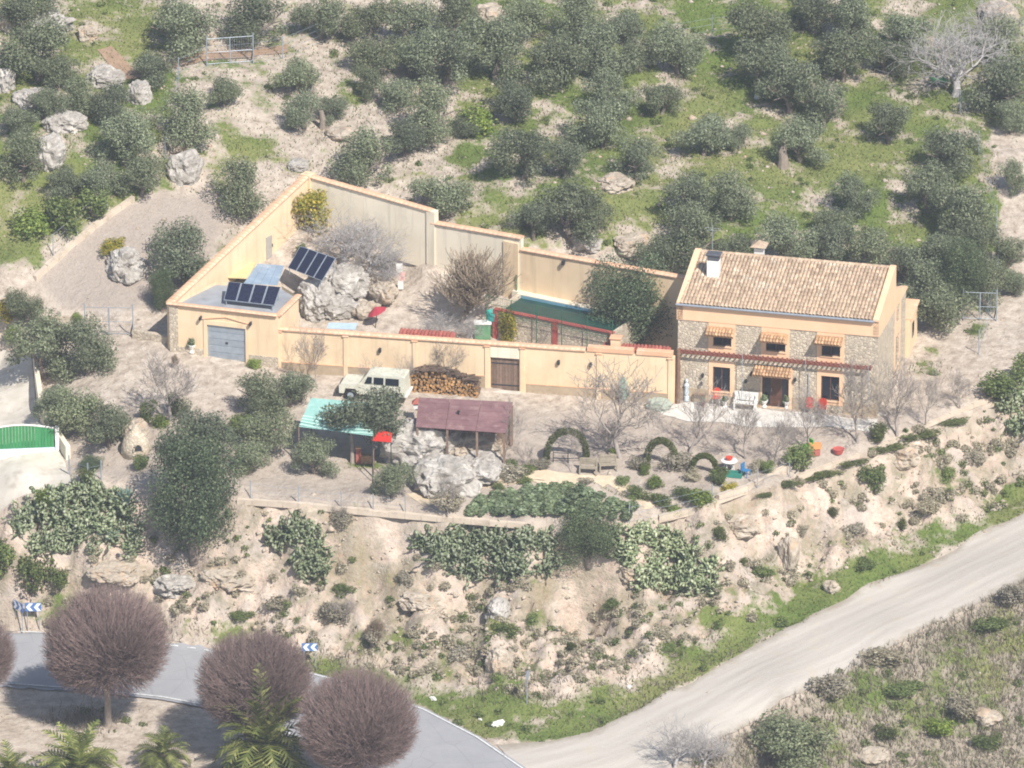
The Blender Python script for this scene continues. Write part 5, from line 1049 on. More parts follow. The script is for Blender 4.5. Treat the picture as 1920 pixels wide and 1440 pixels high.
for (x, y, w, h, lab, m) in [t if len(t) == 6 else t+(1,) for t in [(25,55,80,70,'pale boulder at the top left corner'),(90,65,110,60,'broad grey outcrop beside the top left olive',0),(165,75,50,40,'pale boulder right of the top left olive'),(10,170,50,70,'tall grey boulder on the left edge of the slope',0),(60,200,80,50,'grey boulder below the tall one at the left edge',0),(120,245,90,50,'flat grey outcrop among the left slope olives',0),(195,160,90,45,'grey rock ledge between the two small olives',0),(260,190,60,60,'jagged rock below the brown lane',0),
  (95,310,70,80,'grey outcrop between olives at the left',0),(335,285,60,40,'squarish pale rock above the garage wall'),(345,340,75,75,'large grey boulder at the head of the gravel plot',0),(235,520,80,75,'grey boulder at the lower end of the gravel plot',0),(920,40,70,55,'smooth pale round boulder near the top of the grove'),(1185,470,80,40,'pale flat rock behind the back wall'),(1100,465,60,40,'grey rock pile behind the back wall',0),(1870,40,90,60,'pale outcrop at the upper right corner'),(380,80,60,40,'pale rock behind the wire gate up the slope'),(640,260,70,30,'pale rubble bank right of the leaning olive'),(1155,355,80,30,'pale stone bank below a mid-grove olive'),(560,318,45,22,'small rock just behind the far wall corner',0),
  (790,870,150,100,'big grey garden boulder between the canopy and the brown shed',0),(875,850,130,50,'pale flat-topped boulder beside the brown shed roof'),(835,925,130,80,'lower grey garden boulder with shrubs',0),(900,900,110,60,'grey boulder right of the lower garden rock',0),(255,830,55,60,'pale rock beside the domed stone oven'),
  (938,1255,55,60,'pale upright rock at the foot of the cliff'),(935,1160,50,50,'grey rock slab in the middle of the cliff',0),(790,1140,90,40,'pale orange rock face on the cliff'),(1480,1060,40,80,'orange rock rib in the right cliff gully'),(1390,995,80,40,'pale broken rock below the low wall corner'),(1700,870,60,50,'orange rock patch on the right cliff'),(330,1110,80,40,'grey rock slab above the road at the left',0),(430,1100,100,40,'pale rock ledge below the evergreen oak'),(220,1085,110,35,'pale rock ledge below the left cactus thicket'),(1180,1085,60,40,'pale rock between cactus thickets low on the cliff'),(1560,1110,30,30,'small pale rock near the track verge'),(1640,1425,70,30,'pale rocks on the bottom right bank'),(1850,1355,60,30,'pale rock patch on the lower right bank')]]:
    i += 1; boulder(lab, x, y, w, h, LIMEW if m else LIME, i, group='boulders and outcrops')
for x, y, w, h, z, lab in [(590,585,95,75,1.6,'big grey boulder beside the garage inside the courtyard'),(650,545,90,65,2.3,'cracked grey boulder below the tilted solar panels'),(610,540,70,55,2.4,'grey boulder between the garage roof and the panels'),(720,560,60,45,2.1,'brown weathered boulder left of the white cloth'),(640,590,80,45,1.5,'low grey boulder behind the front wall'),(685,590,60,35,1.5,'low brown rock beside the red parasol')]:
    i += 1; boulder(lab, x, y, w, h, LIMEW if 'brown' in lab else LIME, i, z, .8, group='boulders and outcrops')
for x, y, w, lab in [(812,1312,16,'white stone on the verge beside the road'),(935,1360,26,'long flat white stone at the tip of the green verge'),(1180,1290,14,'small white stone on the verge above the track'),(900,1350,9,'tiny white stone by the road edge')]:
    i += 1; boulder(lab, x, y, w, w*.5, WHITE, i, None, .6, 'verge_stone')
# ------------------------------------------------------------------ low wall on the terrace rim
def low_wall(label, pts, h, th, m, name='low_wall'):
    P3 = [W(*p) for p in pts]; o = P3[0]; t = thing(name, label, 'wall', o)
    for a, b in zip(P3[:-1], P3[1:]):
        d = (b-a)[:2]; L = np.hypot(*d); k = max(1, int(L/.9)); n = np.array([-d[1], d[0]])/L*th/2
        for j in range(k):
            p = a+(b-a)*(j+.008)/k; q = a+(b-a)*(j+.992)/k; zt = (p[2]+h-o[2], q[2]+h-o[2]); hh = rnd.uniform(-.03, .03)
            poly = [(p-o)[:2]-n, (q-o)[:2]-n, (q-o)[:2]+n, (p-o)[:2]+n]
            MB().prism(poly, [zt[0]-h-.15, zt[1]-h-.15, zt[1]-h-.15, zt[0]-h-.15], [zt[0]+hh, zt[1]+hh, zt[1]+hh, zt[0]+hh]).build('block', m, t)
    return t
RIM = mat('pale rendered rim', 'd6c6b2', 'c4b4a0', 1.5, .92, .3, coord='World', stain=('a89a86', 1.2))
low_wall('low pale wall along the rim above the cactus thickets', [(445,940),(560,948),(700,962),(850,975),(985,986)], .2, .3, RIM)
low_wall('low pale wall from the garden path to the corner post', [(1235,975),(1290,962),(1338,950),(1345,945)], .3, .32, RIM)
low_wall('curving pale wall on the rim below the hedge arches', [(1345,940),(1400,920),(1470,885),(1475,884)], .4, .3, RIM); low_wall('pale rim wall below the coloured toys', [(1495,897),(1560,873),(1610,855)], .2, .3, RIM); low_wall('narrow rim kerb climbing to the right photo edge', [(1640,842),(1720,805),(1800,770),(1870,742),(1925,722)], .12, .22, RIM)
low_wall('grey retaining wall between driveway and yard', [(66,672),(70,720),(80,790),(128,862)], .9, .3, CEMENT)
low_wall('low pale kerb along the gravel plot', [(65,525),(130,465),(200,410),(250,375)], .3, .3, RIM); low_wall('low stone wall beside the wire gate and garage pillar', [(250,632),(285,637),(316,645)], .5, .3, STONE); low_wall('low pale wall under the wire gate', [(75,600),(150,603),(190,606)], .35, .3, RIM)
# ------------------------------------------------------------------ white off-road vehicle
p = W(703, 752); car = thing('off_road_vehicle', 'old white boxy off-road vehicle parked in front of the log pile', 'car', (p[0], p[1]+.6, p[2]), HR+.02)
CW = mat('old white car paint', 'd9d8c8', 'c9c8b6', 2, .5, .05, spec=.4, stain=('b5ac98', 3)); L2, w2 = 2.15, .82
def extr(prof, y0, y1, inset=0):
    n = len(prof); return MB().add([(x, y0+inset*(z > 1.05), z) for x, z in prof]+[(x, y1-inset*(z > 1.05), z) for x, z in prof], [tuple(range(n)), tuple(range(2*n-1, n-1, -1))]+[(i_, n+i_, n+(i_+1) % n, (i_+1) % n) for i_ in range(n)])
extr([(-2.1, .45), (-2.12, .95), (-2.0, 1.08), (-.95, 1.14), (2.05, 1.12), (2.1, .5), (1.75, .48), (1.65, .8), (1.0, .8), (.9, .48), (-.95, .48), (-1.05, .8), (-1.7, .8), (-1.8, .45)], -w2, w2).build('body', CW, car)
extr([(-.85, 1.142), (-.4, 1.72), (-.2, 1.76), (1.95, 1.78), (2.03, 1.7), (2.04, 1.142)], -w2+.05, w2-.05, .06).build('cabin', CW, car)
for x in np.linspace(-.05, 1.85, 9): MB().box(x-.05, x+.05, -w2+.14, w2-.14, 1.775, 1.80).build('roof_rib', CW, car)
for s in (-1, 1):
    y = s*(w2-.068)
    for a_, b_, c_, d_ in ((-.5, -.02, -.3, -.02), (.1, .72, .1, .72), (.85, 1.7, .85, 1.7)):
        MB().add([(a_, y+s*.02, 1.2), (b_, y+s*.02, 1.2), (d_, y-s*.03, 1.64), (c_, y-s*.03, 1.64)], [(0, 1, 2, 3)] if s < 0 else [(3, 2, 1, 0)]).build('window', GLASS, car)
    dq = MB().box(-.55, .05, y+s*.066-.01, y+s*.066+.01, .52, 1.1).build('door', CW, car); MB().box(-.1, .0, y+s*.09-.01, y+s*.09+.01, .95, .99).build('handle', DARKM, dq)
    for x in (-1.37, 1.33):
        wh = MB(); wh.lathe([(.2, -.1), (.33, -.1), (.36, -.05), (.36, .05), (.33, .1), (.2, .1)], sides=18); o = wh.build('wheel', mat('tyre rubber', '26272a', '1c1d20', 8, .9), car); o.rotation_euler = (math.pi/2, 0, 0); o.location = (x, s*(w2-.06), .36); r_ = MB().lathe([(.08, -.11), (.2, -.105), (.2, .105), (.08, .11)], sides=14).build('rim', METAL, o)
    hl = MB().lathe([(.1, 0), (.09, .03)], sides=12).build('headlight', mat('lamp glass', 'd9dde0', 'c4c8cc', 4, .2), car); hl.location = (-2.12, s*.58, .85); hl.rotation_euler = (0, -math.pi/2, 0)
ws_ = MB().add([(-.83, -.7, 1.17), (-.83, .7, 1.17), (-.43, .66, 1.68), (-.43, -.66, 1.68)], [(3, 2, 1, 0)]).build('windscreen', GLASS, car); ws_.location = (-.015, 0, .01)
MB().box(-2.3, -2.14, -.86, .86, .42, .66, .04).build('bumper', DARKM, car); MB().box(2.1, 2.24, -.84, .84, .45, .62, .03).build('bumper', WHITE, car); MB().box(-2.16, -2.12, -.4, .4, .68, .98).build('grille', DARKM, car)
# ------------------------------------------------------------------ log pile
lp = thing('log_pile', 'long stack of cut logs against the wall left of the gate', 'log pile', (g0[0], g0[1], 0), fa)
mb = MB(); a_, b_ = fs(776), fs(908); LOG = mat('log bark', '6f5e50', '584a3f', 6, .95, .5, vary=.3); END = mat('cut log end', 'c49a68', '9c7448', 9, .9, .3, vary=.35); eb = MB()
x = a_; rowz = [.1]
for r in range(9):
    x = a_+rnd.uniform(0, .1); 
    while x < b_-.1:
        R_ = rnd.uniform(.045, .12); z = .12+r*.165+rnd.uniform(-.045, .045); y0 = -1.45+rnd.uniform(-.13, .13)+r*.03; hmax = 1.15+.35*math.sin((x-a_)*1.1)
        if z < hmax: mb.tube([(x, y0+.004, z), (x, y0+.85, z)], R_, 7, False); eb.lathe([(R_*.98, 0), (R_*.98, .01)], sides=7) if 0 else None; k_ = len(eb.v); eb.add([(x+R_*math.cos(t_*.8976), y0, z+R_*math.sin(t_*.8976)) for t_ in range(7)], [tuple(range(7))])
        x += R_*2+.015
mb.build('log_body', LOG, lp)['kind'] = 'stuff'; eb.build('log_end', END, lp)['kind'] = 'stuff'
mb = MB()
for i_ in range(60): 
    xx = rnd.uniform(a_, b_-.5); zz = 1.15+.3*math.sin((xx-a_)*1.1)+.1; yy = rnd.uniform(-1.4, -.5); an_ = rnd.uniform(-.5, .5); mb.tube([(xx, yy, zz), (xx+.6*math.cos(an_), yy+.6*math.sin(an_), zz+rnd.uniform(0, .12))], rnd.uniform(.04, .07), 6)
mb.build('top_branch', LOG, lp)['kind'] = 'stuff'
# ------------------------------------------------------------------ brown shed and turquoise canopy
ZS0, ZS1 = 1.75, 2.25
s0, s1, s2, s3 = P(779, 800, ZS0), P(948, 812, ZS0), P(962, 757, ZS1), P(785, 748, ZS1)
shed = thing('open_shed', 'open garden shed with purple-brown corrugated roof', 'shed', (s0[0], s0[1], G(s0[0], s0[1])))
BR = mat('brown sheet roof', '8b6a69', '78595a', 1.2, .75, .3, vary=.07, stain=('9d807b', 2)); ob = np.array([s0[0], s0[1], G(s0[0], s0[1])])
for i_ in range(3):
    for j_ in range(6):
        u0, u1, v0, v1 = i_/3+.002, (i_+1)/3-.002, j_/6-.012, (j_+1)/6+.012; bl = lambda u, v: lerp(lerp(s0, s1, u), lerp(s3, s2, u), v)-ob+np.array([0, 0, j_*.022+i_*.003])
        MB().slab(bl(u0, max(0, v0)), bl(u1, max(0, v0)), bl(u1, min(1, v1)), bl(u0, min(1, v1)), .03).build('roof_sheet', BR, shed)
for u, v in ((.02, .04), (.35, .04), (.68, .04), (.98, .04), (.02, .96), (.35, .96), (.68, .96), (.98, .96)):
    q = lerp(lerp(s0, s1, u), lerp(s3, s2, u), v); MB().box(q[0]-ob[0]-.07, q[0]-ob[0]+.07, q[1]-ob[1]-.07, q[1]-ob[1]+.07, G(q[0], q[1])-ob[2]-.3, q[2]-ob[2]-.05).build('post', WOODG, shed)
bw = lerp(s3, s2, .5); q0, q1 = s3-ob, s2-ob; d_ = (q1-q0)[:2]; n_ = np.array([-d_[1], d_[0]])/np.hypot(*d_)*.05
MB().prism([q0[:2]-n_, q1[:2]-n_, q1[:2]+n_, q0[:2]+n_], -.6, ZS1-ob[2]-.12).build('rear_wall', WOODG, shed)
for ff, lab, m_ in ((.12, 'vent', DARKM),): q = lerp(lerp(s0, s1, .45), lerp(s3, s2, .45), .5)-ob; MB().lathe([(.05, -.05), (.05, .22), (.1, .24), (.1, .3)], tuple(q), 8).build('vent_pipe', m_, shed)
t = thing('white_trestle', 'white trestle bench in front of the brown shed', 'bench', W(862, 815), HR+.05); MB().box(-.65, .65, -.18, .18, .5, .56, .01).build('top', WHITE, t); [MB().box(x-.05, x+.05, -.15, .15, 0, .5).build('leg', WHITE, t) for x in (-.5, .5)]
q = W(782, 790); t = thing('bird_house', 'small white shrine with orange roof at the shed corner', 'bird house', (q[0], q[1], q[2]+.0)); MB().box(-.08, .08, -.08, .08, -.3, .9).build('post', STONE, t); MB().box(-.22, .22, -.2, .2, .9, 1.25).build('box', WHITE, t); MB().add([(-.32, -.3, 1.25), (.32, -.3, 1.25), (.32, .3, 1.25), (-.32, .3, 1.25), (0, 0, 1.6)], [(0, 1, 4), (1, 2, 4), (2, 3, 4), (3, 0, 4), (3, 2, 1, 0)]).build('roof', TERRA, t)
ZN = 2.0; n0, n1, n2, n3 = P(560, 800, 1.5), P(700, 818, 1.5), P(695, 755, 2.1), P(583, 746, 2.1); ob = np.array([n0[0], n0[1], G(n0[0], n0[1])])
can = thing('garden_canopy', 'turquoise fabric canopy with pale stripes behind the garden olives', 'canopy', ob)
AQ = mat('turquoise shade cloth', '98c2b7', '88b3a8', 2.5, .9, .4, bsc=5, stain=('afd0c6', 2)); N = 14; V, F_ = [], []
for i_ in range(N+1):
    for j_ in range(N+1):
        u, v = i_/N, j_/N; q = lerp(lerp(n0, n1, u), lerp(n3, n2, u), v)-ob; V.append((q[0], q[1], q[2]-.16*math.sin(math.pi*u)*math.sin(math.pi*v)+(.05*math.sin(v*75) if v < .42 else 0)))
for i_ in range(N):
    for j_ in range(N): k = i_*(N+1)+j_; F_.append((k, k+N+1, k+N+2, k+1))
link('cloth', npmesh('cloth', V, F_, True), AQ, can)
for i_ in range(4):
    v = .06+i_*.1; a_ = lerp(n0, n3, v)-ob+np.array([0, 0, .0]); b_ = lerp(n1, n2, v)-ob; MB().tube([a_+[0, 0, .04], lerp(a_, b_, .5)-[0, 0, .1], b_+[0, 0, .04]], .04, 5).build('stripe', mat('pale stripe cloth', 'c9e2d8', 'b9d6cb'), can)
for q in (n0, n1, n2, n3): z = G(q[0], q[1])-ob[2]; MB().tube([(q[0]-ob[0], q[1]-ob[1], z-.2), (q[0]-ob[0], q[1]-ob[1], q[2]-ob[2]+.05)], .045, 6).build('pole', WOODG, can)
r0 = [P(698, 826, 1.45), P(733, 829, 1.45), P(735, 812, 1.7), P(712, 806, 1.7)]; o = r0[0]; t = thing('red_tarp', 'bright red tarp at the right end of the turquoise canopy', 'tarp', o); MB().slab(*[q-o for q in r0], .03).build('cloth', mat('red cloth', 'd2382c', 'bd2f25', 4), t)
for q in (r0[0], r0[1]): MB().tube([q-o-[0, 0, .03], (q[0]-o[0], q[1]-o[1], G(q[0], q[1])-o[2]-.1)], .03, 5).build('pole', DARKM, t)
q = W(672, 868); t = thing('brick_barbecue', 'small orange brick barbecue post in front of the dark canopy', 'barbecue', q); MB().box(-.15, .15, -.15, .15, -.2, 1.0, .01).build('pillar', TERRA, t); MB().box(.15, .95, -.12, .2, -.2, .5, .01).build('counter', AWN, t); MB().box(-.18, .18, -.18, .18, 1.0, 1.07, .01).build('cap', COPING, t)
# ------------------------------------------------------------------ terrace furniture
q = W(1397, 770); bn = thing('garden_bench', 'white slatted garden bench in front of the facade', 'bench', (q[0], q[1]+.1, .03), HR)
for j_ in range(6): MB().box(-.75, .75, -.28+j_*.09, -.21+j_*.09, .42, .45).build('seat_slat', WHITE, bn)
for j_ in range(6): MB().box(-.75, .75, .26+j_*.03, .29+j_*.03, .5+j_*.085, .575+j_*.085).build('back_slat', WHITE, bn)
for x in (-.68, .6): MB().box(x, x+.08, -.26, -.18, 0, .42).build('leg', WHITE, bn); MB().box(x, x+.08, .2, .28, 0, .9).build('leg', WHITE, bn); MB().box(x, x+.08, -.28, .28, .62, .67).build('armrest', WHITE, bn)
def chair(x, y, lab, rz):
    q = W(x, y); t = thing('garden_chair', lab, 'chair', (q[0], q[1], .03), HR+rz, 'red garden chairs on the terrace')
    MB().box(-.24, .24, -.24, .22, .42, .46, .02).build('seat', REDP, t)
    n = 12; v = [(.27*math.cos(6.283*k/n), .22, .72+.3*math.sin(6.283*k/n)) for k in range(n)]; MB().add(v+[(a, .27, c) for a, b, c in v], [tuple(range(n)), tuple(range(2*n-1, n-1, -1))]+[(k, n+k, n+(k+1) % n, (k+1) % n) for k in range(n)]).build('backrest', REDP, t)
    for sx in (-1, 1):
        for sy in (-1, 1): MB().tube([(sx*.24, sy*.24, 0), (sx*.2, sy*.2, .42)], .02, 5).build('leg', WHITE, t)
chair(1343, 760, 'red chair left of the white bench', .1); chair(1516, 774, 'red chair beside the right ground-floor window, nearer the door', -.1); chair(1542, 776, 'red chair under the right ground-floor window, farther from the door', .15)
def pot(x, y, lab, s=1, m=None):
    q = W(x, y); t = thing('flower_pot', lab, 'flower pot', q, 0, 'pots and planters', s); MB().lathe([(.12, 0), (.16, .05), (.1, .2), (.22, .42), (.24, .5), (.18, .5)], sides=12).build('pot', m or WHITE, t); link('plant', VP[0][1], None, t).location = (0, 0, .42); return t
pot(1433, 764, 'white urn at the left side of the house door'); pot(1475, 766, 'white urn at the right side of the house door'); pot(1359, 764, 'white pot between red chair and bench', .9); pot(360, 662, 'white planter left of the garage door', 1.2); pot(1318, 762, 'small pot beside the potting table', .7, TERRA); pot(470, 672, 'terracotta pot right of the garage door', 1.2, TERRA)
q = W(1312, 757); t = thing('potting_table', 'low wooden table left of the red chair by the facade', 'table', (q[0], q[1]+.2, .02), HR); MB().box(-.4, .4, -.25, .25, .5, .55).build('top', WOODG, t); [MB().box(sx*.36-.03, sx*.36+.03, sy*.2-.03, sy*.2+.03, 0, .5).build('leg', WOODG, t) for sx in (-1, 1) for sy in (-1, 1)]
q = W(1287, 752); t = thing('garden_statue', 'slim pale blue-white statue beside the vine trunk', 'statue', (q[0], q[1], .02)); MB().lathe([(.16, 0), (.16, .3), (.1, .34), (.15, .5), (.12, .8), (.17, 1.05), (.07, 1.2), (.1, 1.32), (.06, 1.45)], sides=10).build('figure', mat('pale blue stone', 'cfdbe2', 'b8c5cd'), t)
q = W(1235, 770); t = thing('covered_mound', 'grey-green covered heap at the left end of the terrace', 'heap', q); import bmesh
o = boulder('grey-green tarpaulin heap at the left end of the house terrace', 1234, 768, 52, 28, mat('grey green cover', 'a9b0a2', '959c8e', 2, .8), 77, None, .7, 'covered_heap'); bpy.data.objects.remove(t); o['category'] = 'heap'
q = W(1367, 884); t = thing('garden_table', 'white garden table with red things on top by the smallest arch', 'table', q, .3); MB().lathe([(.5, .68), (.52, .72), (.5, .75)], sides=16).build('top', WHITE, t); [MB().tube([(.35*math.cos(a), .35*math.sin(a), 0), (.3*math.cos(a), .3*math.sin(a), .68)], .04, 6).build('leg', WHITE, t) for a in (.7, 2.3, 3.9, 5.4)]; 
q2 = (q[0], q[1], q[2]+.755); t2 = thing('red_bowl', 'red bowl on the white garden table', 'bowl', q2); MB().lathe([(.1, 0), (.2, .08), (.24, .2), (.2, .2)], sides=12).build('bowl', REDP, t2)
q = W(1398, 893); t = thing('blue_chair', 'small blue chair beside the white garden table', 'chair', q, 1); BLU = mat('blue plastic', '3f7fae', '356f9b', 4, .5); MB().box(-.22, .22, -.22, .22, .38, .42, .01).build('seat', BLU, t); MB().box(-.22, .22, .2, .24, .42, .85, .01).build('backrest', BLU, t); [MB().box(a*.2-.02, a*.2+.02, b*.2-.02, b*.2+.02, 0, .38).build('leg', BLU, t) for a in (-1, 1) for b in (-1, 1)]
q = W(1375, 893); t = thing('green_trough', 'teal trough below the white garden table', 'trough', q, -.2); MB().box(-.5, .5, -.2, .2, 0, .06).box(-.5, .5, -.24, -.2, 0, .3).box(-.5, .5, .2, .24, 0, .3).box(-.54, -.5, -.24, .24, 0, .3).box(.5, .54, -.24, .24, 0, .3).build('trough', mat('teal plastic', '3f9080', '347e70'), t)
q = W(1507, 853); t = thing('toy_slide', 'bright green toy slide on the rim of the terrace', 'toy', q, .5); MB().slab((-.6, -.2, .15), (.5, -.2, .75), (.5, .2, .75), (-.6, .2, .15), .05).build('chute', mat('green toy plastic', '5fbf3f', '50a834', 4, .5), t); MB().box(.5, .58, -.22, .22, 0, .95).build('ladder', mat('green toy plastic', '5fbf3f'), t)
q = W(1527, 852); t = thing('toy_house', 'orange and brown toy house beside the green slide', 'toy', q, .2); MB().box(-.3, .3, -.25, .25, 0, .45).build('wall', TERRA, t); MB().add([(-.38, -.32, .45), (.38, -.32, .45), (.38, .32, .45), (-.38, .32, .45), (-.38, 0, .8), (.38, 0, .8)], [(0, 1, 5, 4), (2, 3, 4, 5), (0, 4, 3), (1, 2, 5), (3, 2, 1, 0)]).build('roof', mat('orange toy roof', 'c98a55', 'b27948'), t)
q = W(1572, 850); t = thing('red_basin', 'dull red basin on the rim right of the toys', 'basin', q); MB().lathe([(.25, 0), (.36, .3), (.38, .32), (.3, .3)], sides=14).build('basin', REDT, t)
for x, y, lab, rz in ((1103, 888, 'weathered wooden garden bench below the first hedge arch', -.1), (1140, 882, 'pale wooden garden bench right of the weathered one', .1)):
    q = W(x, y); t = thing('wooden_bench', lab, 'bench', q, rz, 'wooden benches by the hedge arch'); GW_ = mat('weathered grey wood', 'a59a88', '8f8573', 5, .9, .3, vary=.15)
    for j_ in range(4): MB().box(-.55, .55, -.25+j_*.12, -.15+j_*.12, .4, .44).build('seat_slat', GW_, t)
    for j_ in range(4): MB().box(-.55, .55, .22, .26, .5+j_*.12, .59+j_*.12).build('back_slat', GW_, t)
    for a in (-1, 1): [MB().box(a*.5-.04, a*.5+.04, b-.04, b+.04, -.05, .4 if b < 0 else .95).build('leg', GW_, t) for b in (-.2, .24)]
q = W(1065, 868); t = thing('wire_trellis', 'dark iron frame standing in the first hedge arch', 'trellis', q); [MB().tube([(-.9, 0, z), (0, .05, z-.08), (.9, 0, z)], .03, 5).build('rail', DARKM, t) for z in (.7, .35)]; [MB().tube([(x, 0, -.1), (x, 0, .75)], .03, 5).build('post', DARKM, t) for x in (-.9, 0, .9)]
q = W(1150, 856); t = thing('yellow_wreath_planter', 'round yellow-green planter at the foot of the tallest bare tree', 'planter', q); MB().lathe([(.2, 0), (.3, .25), (.24, .25)], sides=12).build('bowl', STONE, t); link('plant', SP[1][0][1], None, t).scale = (.4, .4, .4)
# domed stone oven
q = W(255, 845); ov = thing('stone_oven', 'domed stone oven with dark mouth in the lower yard', 'oven', q, .2); OV = STONE
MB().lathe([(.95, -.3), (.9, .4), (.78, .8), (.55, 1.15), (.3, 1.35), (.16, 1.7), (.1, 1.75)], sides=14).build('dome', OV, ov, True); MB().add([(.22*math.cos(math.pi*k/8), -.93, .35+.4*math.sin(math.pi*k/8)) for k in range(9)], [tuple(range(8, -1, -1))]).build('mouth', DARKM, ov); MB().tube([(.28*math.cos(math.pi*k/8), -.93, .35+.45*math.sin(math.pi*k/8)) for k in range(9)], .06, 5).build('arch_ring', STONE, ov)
# courtyard odds
q = P(703, 612, 1.3); t = thing('red_parasol', 'tilted red parasol beside the courtyard boulders', 'parasol', q, .3); MB().tube([(0, 0, -.3), (.15, 0, 1.0)], .03, 6).build('pole', DARKM, t)
n = 8; v = [(.15+.62*math.cos(6.283*k/n), .5*math.sin(6.283*k/n), .95+.25*math.cos(6.283*k/n)+.02) for k in range(n)]; MB().add(v+[(.02, 0, 1.35)], [(k, (k+1) % n, n) for k in range(n)]+[tuple(range(n-1, -1, -1))]).build('canopy', mat('wine red cloth', 'b0404a', '9a3540', 4), t)
q = W(752, 545); t = thing('hanging_cloths', 'white and pink cloths on a pole in the courtyard', 'laundry', q); MB().tube([(0, 0, -.1), (0, 0, 2.0)], .03, 5).tube([(-.35, 0, 1.9), (.35, 0, 1.9)], .02, 4).build('pole', WOODG, t); [MB().slab((a_, -.05, z0), (b_, -.02, z0), (b_, -.06, z1), (a_, -.03, z1), .015).build('cloth', mm, t) for a_, b_, z0, z1, mm in ((-.3, .1, 1.2, 1.88, WHITE), (-.1, .25, .7, 1.3, mat('pink cloth', 'e3b9b0', 'd3a89f')), (-.2, .15, .1, .7, WHITE))]
q = W(700, 600); t = thing('blue_tarp', 'pale blue sheet lying behind the front wall', 'tarp', P(640, 612, 1.7)); MB().slab((-.9, -.3, 0), (.9, -.5, 0), (1.0, .3, .1), (-.8, .4, .1), .03).build('sheet', mat('pale blue sheet', 'b7cad8', 'a5bac9'), t)
# green corrugated gate by the driveway
q = W(60, 851); q = np.array([P(-30, 853, q[2])[0], P(-30, 853, q[2])[1], q[2]]); gt = thing('sheet_gate', 'green corrugated sliding gate with white frame across the driveway', 'gate', q, .1); L = 4.35; GRE = mat('green sheet', '3f8f57', '35804c', 3, .6, .1, vary=.1)
for i_ in range(22):
    x0_, x1_ = i_*L/22, (i_+1)*L/22-.02; tp = lambda x: 1.6+.28*math.sin(math.pi*x/L); MB().prism([(x0_, -.02), (x1_, -.02), (x1_, .03), (x0_, .03)], [.36]*4, [tp(x0_), tp(x1_), tp(x1_), tp(x0_)]).build('panel', GRE, gt)
MB().box(-.05, L+.05, -.06, .07, -.6, .35, .01).build('bottom_rail', mat('white blue paint', 'd4dde6', 'c4cfda'), gt); MB().tube([(x, 0, 1.62+.28*math.sin(math.pi*x/L)) for x in np.linspace(0, L, 12)], .06, 6).build('top_rail', WHITE, gt); MB().box(L+.06, L+.3, -.15, .15, -.5, 1.7).build('post', WHITE, gt)
# ------------------------------------------------------------------ signs
NAVY = mat('navy sign', '5b7fb8', '4f73ac', 3, .5, 0); WS = mat('sign white', 'f2f4f6', 'e6e8ea', 3, .5, 0)
def chevron(x, y, lab, dirs, w=1.0, h=.55, rz=0, ph=1.55):
    q = W(x, y); t = thing('chevron_sign', lab, 'road sign', q, rz, 'chevron bend signs'); MB().box(-w/2, w/2, -.015, .015, ph-h/2, ph+h/2).build('panel', NAVY, t)
    for s in (-.36, .36): MB().tube([(s*w, .04, -.2), (s*w, .04, ph+h/2)], .03, 6).build('post', METAL, t)
    n = 2
    for k in range(n):
        cx = (k-.5)*w*.48; a = h*.5; tk = w*.19
        pts = [(-tk, 0), (tk*.1, a), (tk*1.35, a), (tk*.25, 0), (tk*1.35, -a), (tk*.1, -a)]
        if dirs > 0: pts = [(-u, v) for u, v in pts][::-1]
        MB().add([(cx+u, -.022, ph+v*.92) for u, v in pts], [(0, 3, 2, 1), (0, 5, 4, 3)] if dirs < 0 else [(5, 2, 3, 4), (5, 0, 1, 2)]).build('chevron', WS, t)
chevron(63, 1182, 'blue chevron sign pointing left, right one of the left pair', -1); chevron(35, 1180, 'blue chevron sign pointing right, left one of the left pair', 1, rz=-.9); chevron(581, 1256, 'single blue chevron sign pointing left above the second round tree', -1, .95, .5, 0, 1.5)
q = W(988, 1320); t = thing('traffic_sign', 'round traffic sign seen nearly edge-on above the road junction', 'road sign', q, 1.25); MB().tube([(0, 0, -.2), (0, 0, 2.1)], .035, 6).build('post', METAL, t)
n = 16; v = [(.32*math.cos(6.283*k/n), -.05, 1.85+.32*math.sin(6.283*k/n)) for k in range(n)]; MB().add(v+[(a, -.03, c) for a, b, c in v], [tuple(range(n)), tuple(range(2*n-1, n-1, -1))]+[(k, n+k, n+(k+1) % n, (k+1) % n) for k in range(n)]).build('disc', METAL, t)
# ------------------------------------------------------------------ fences and gates
def wire_fence(label, pts, h=1.9, post_r=.035, name='wire_fence', step=.45):
    P3 = [np.array(W(*p)) for p in pts]; o = P3[0]; t = thing(name, label, 'fence', o)
    for q in P3: MB().tube([q-o-[0, 0, .2], q-o+[0, 0, h]], post_r, 6).build('post', METAL, t)
    mb = MB()
    for a, b in zip(P3[:-1], P3[1:]):
        for z in np.arange(.1, h, step): mb.tube([a-o+[0, 0, z], (a+b)/2-o+[0, 0, z-.03], b-o+[0, 0, z]], .008, 3, False)
    mb.build('wires', METAL, t)['kind'] = 'stuff'; return t
wire_fence('wire fence climbing the slope at the right edge', [(1835,665),(1868,560),(1872,500),(1868,430),(1835,290),(1800,215),(1790,140)], 1.7)
wire_fence('wire fence crossing the top of the grove', [(1250,85),(1335,72),(1430,60)], 1.7); wire_fence('wire fence up the slope beside the boulders', [(310,300),(328,230),(335,150),(388,125),(475,120),(530,110),(615,75),(680,60)], 1.6)
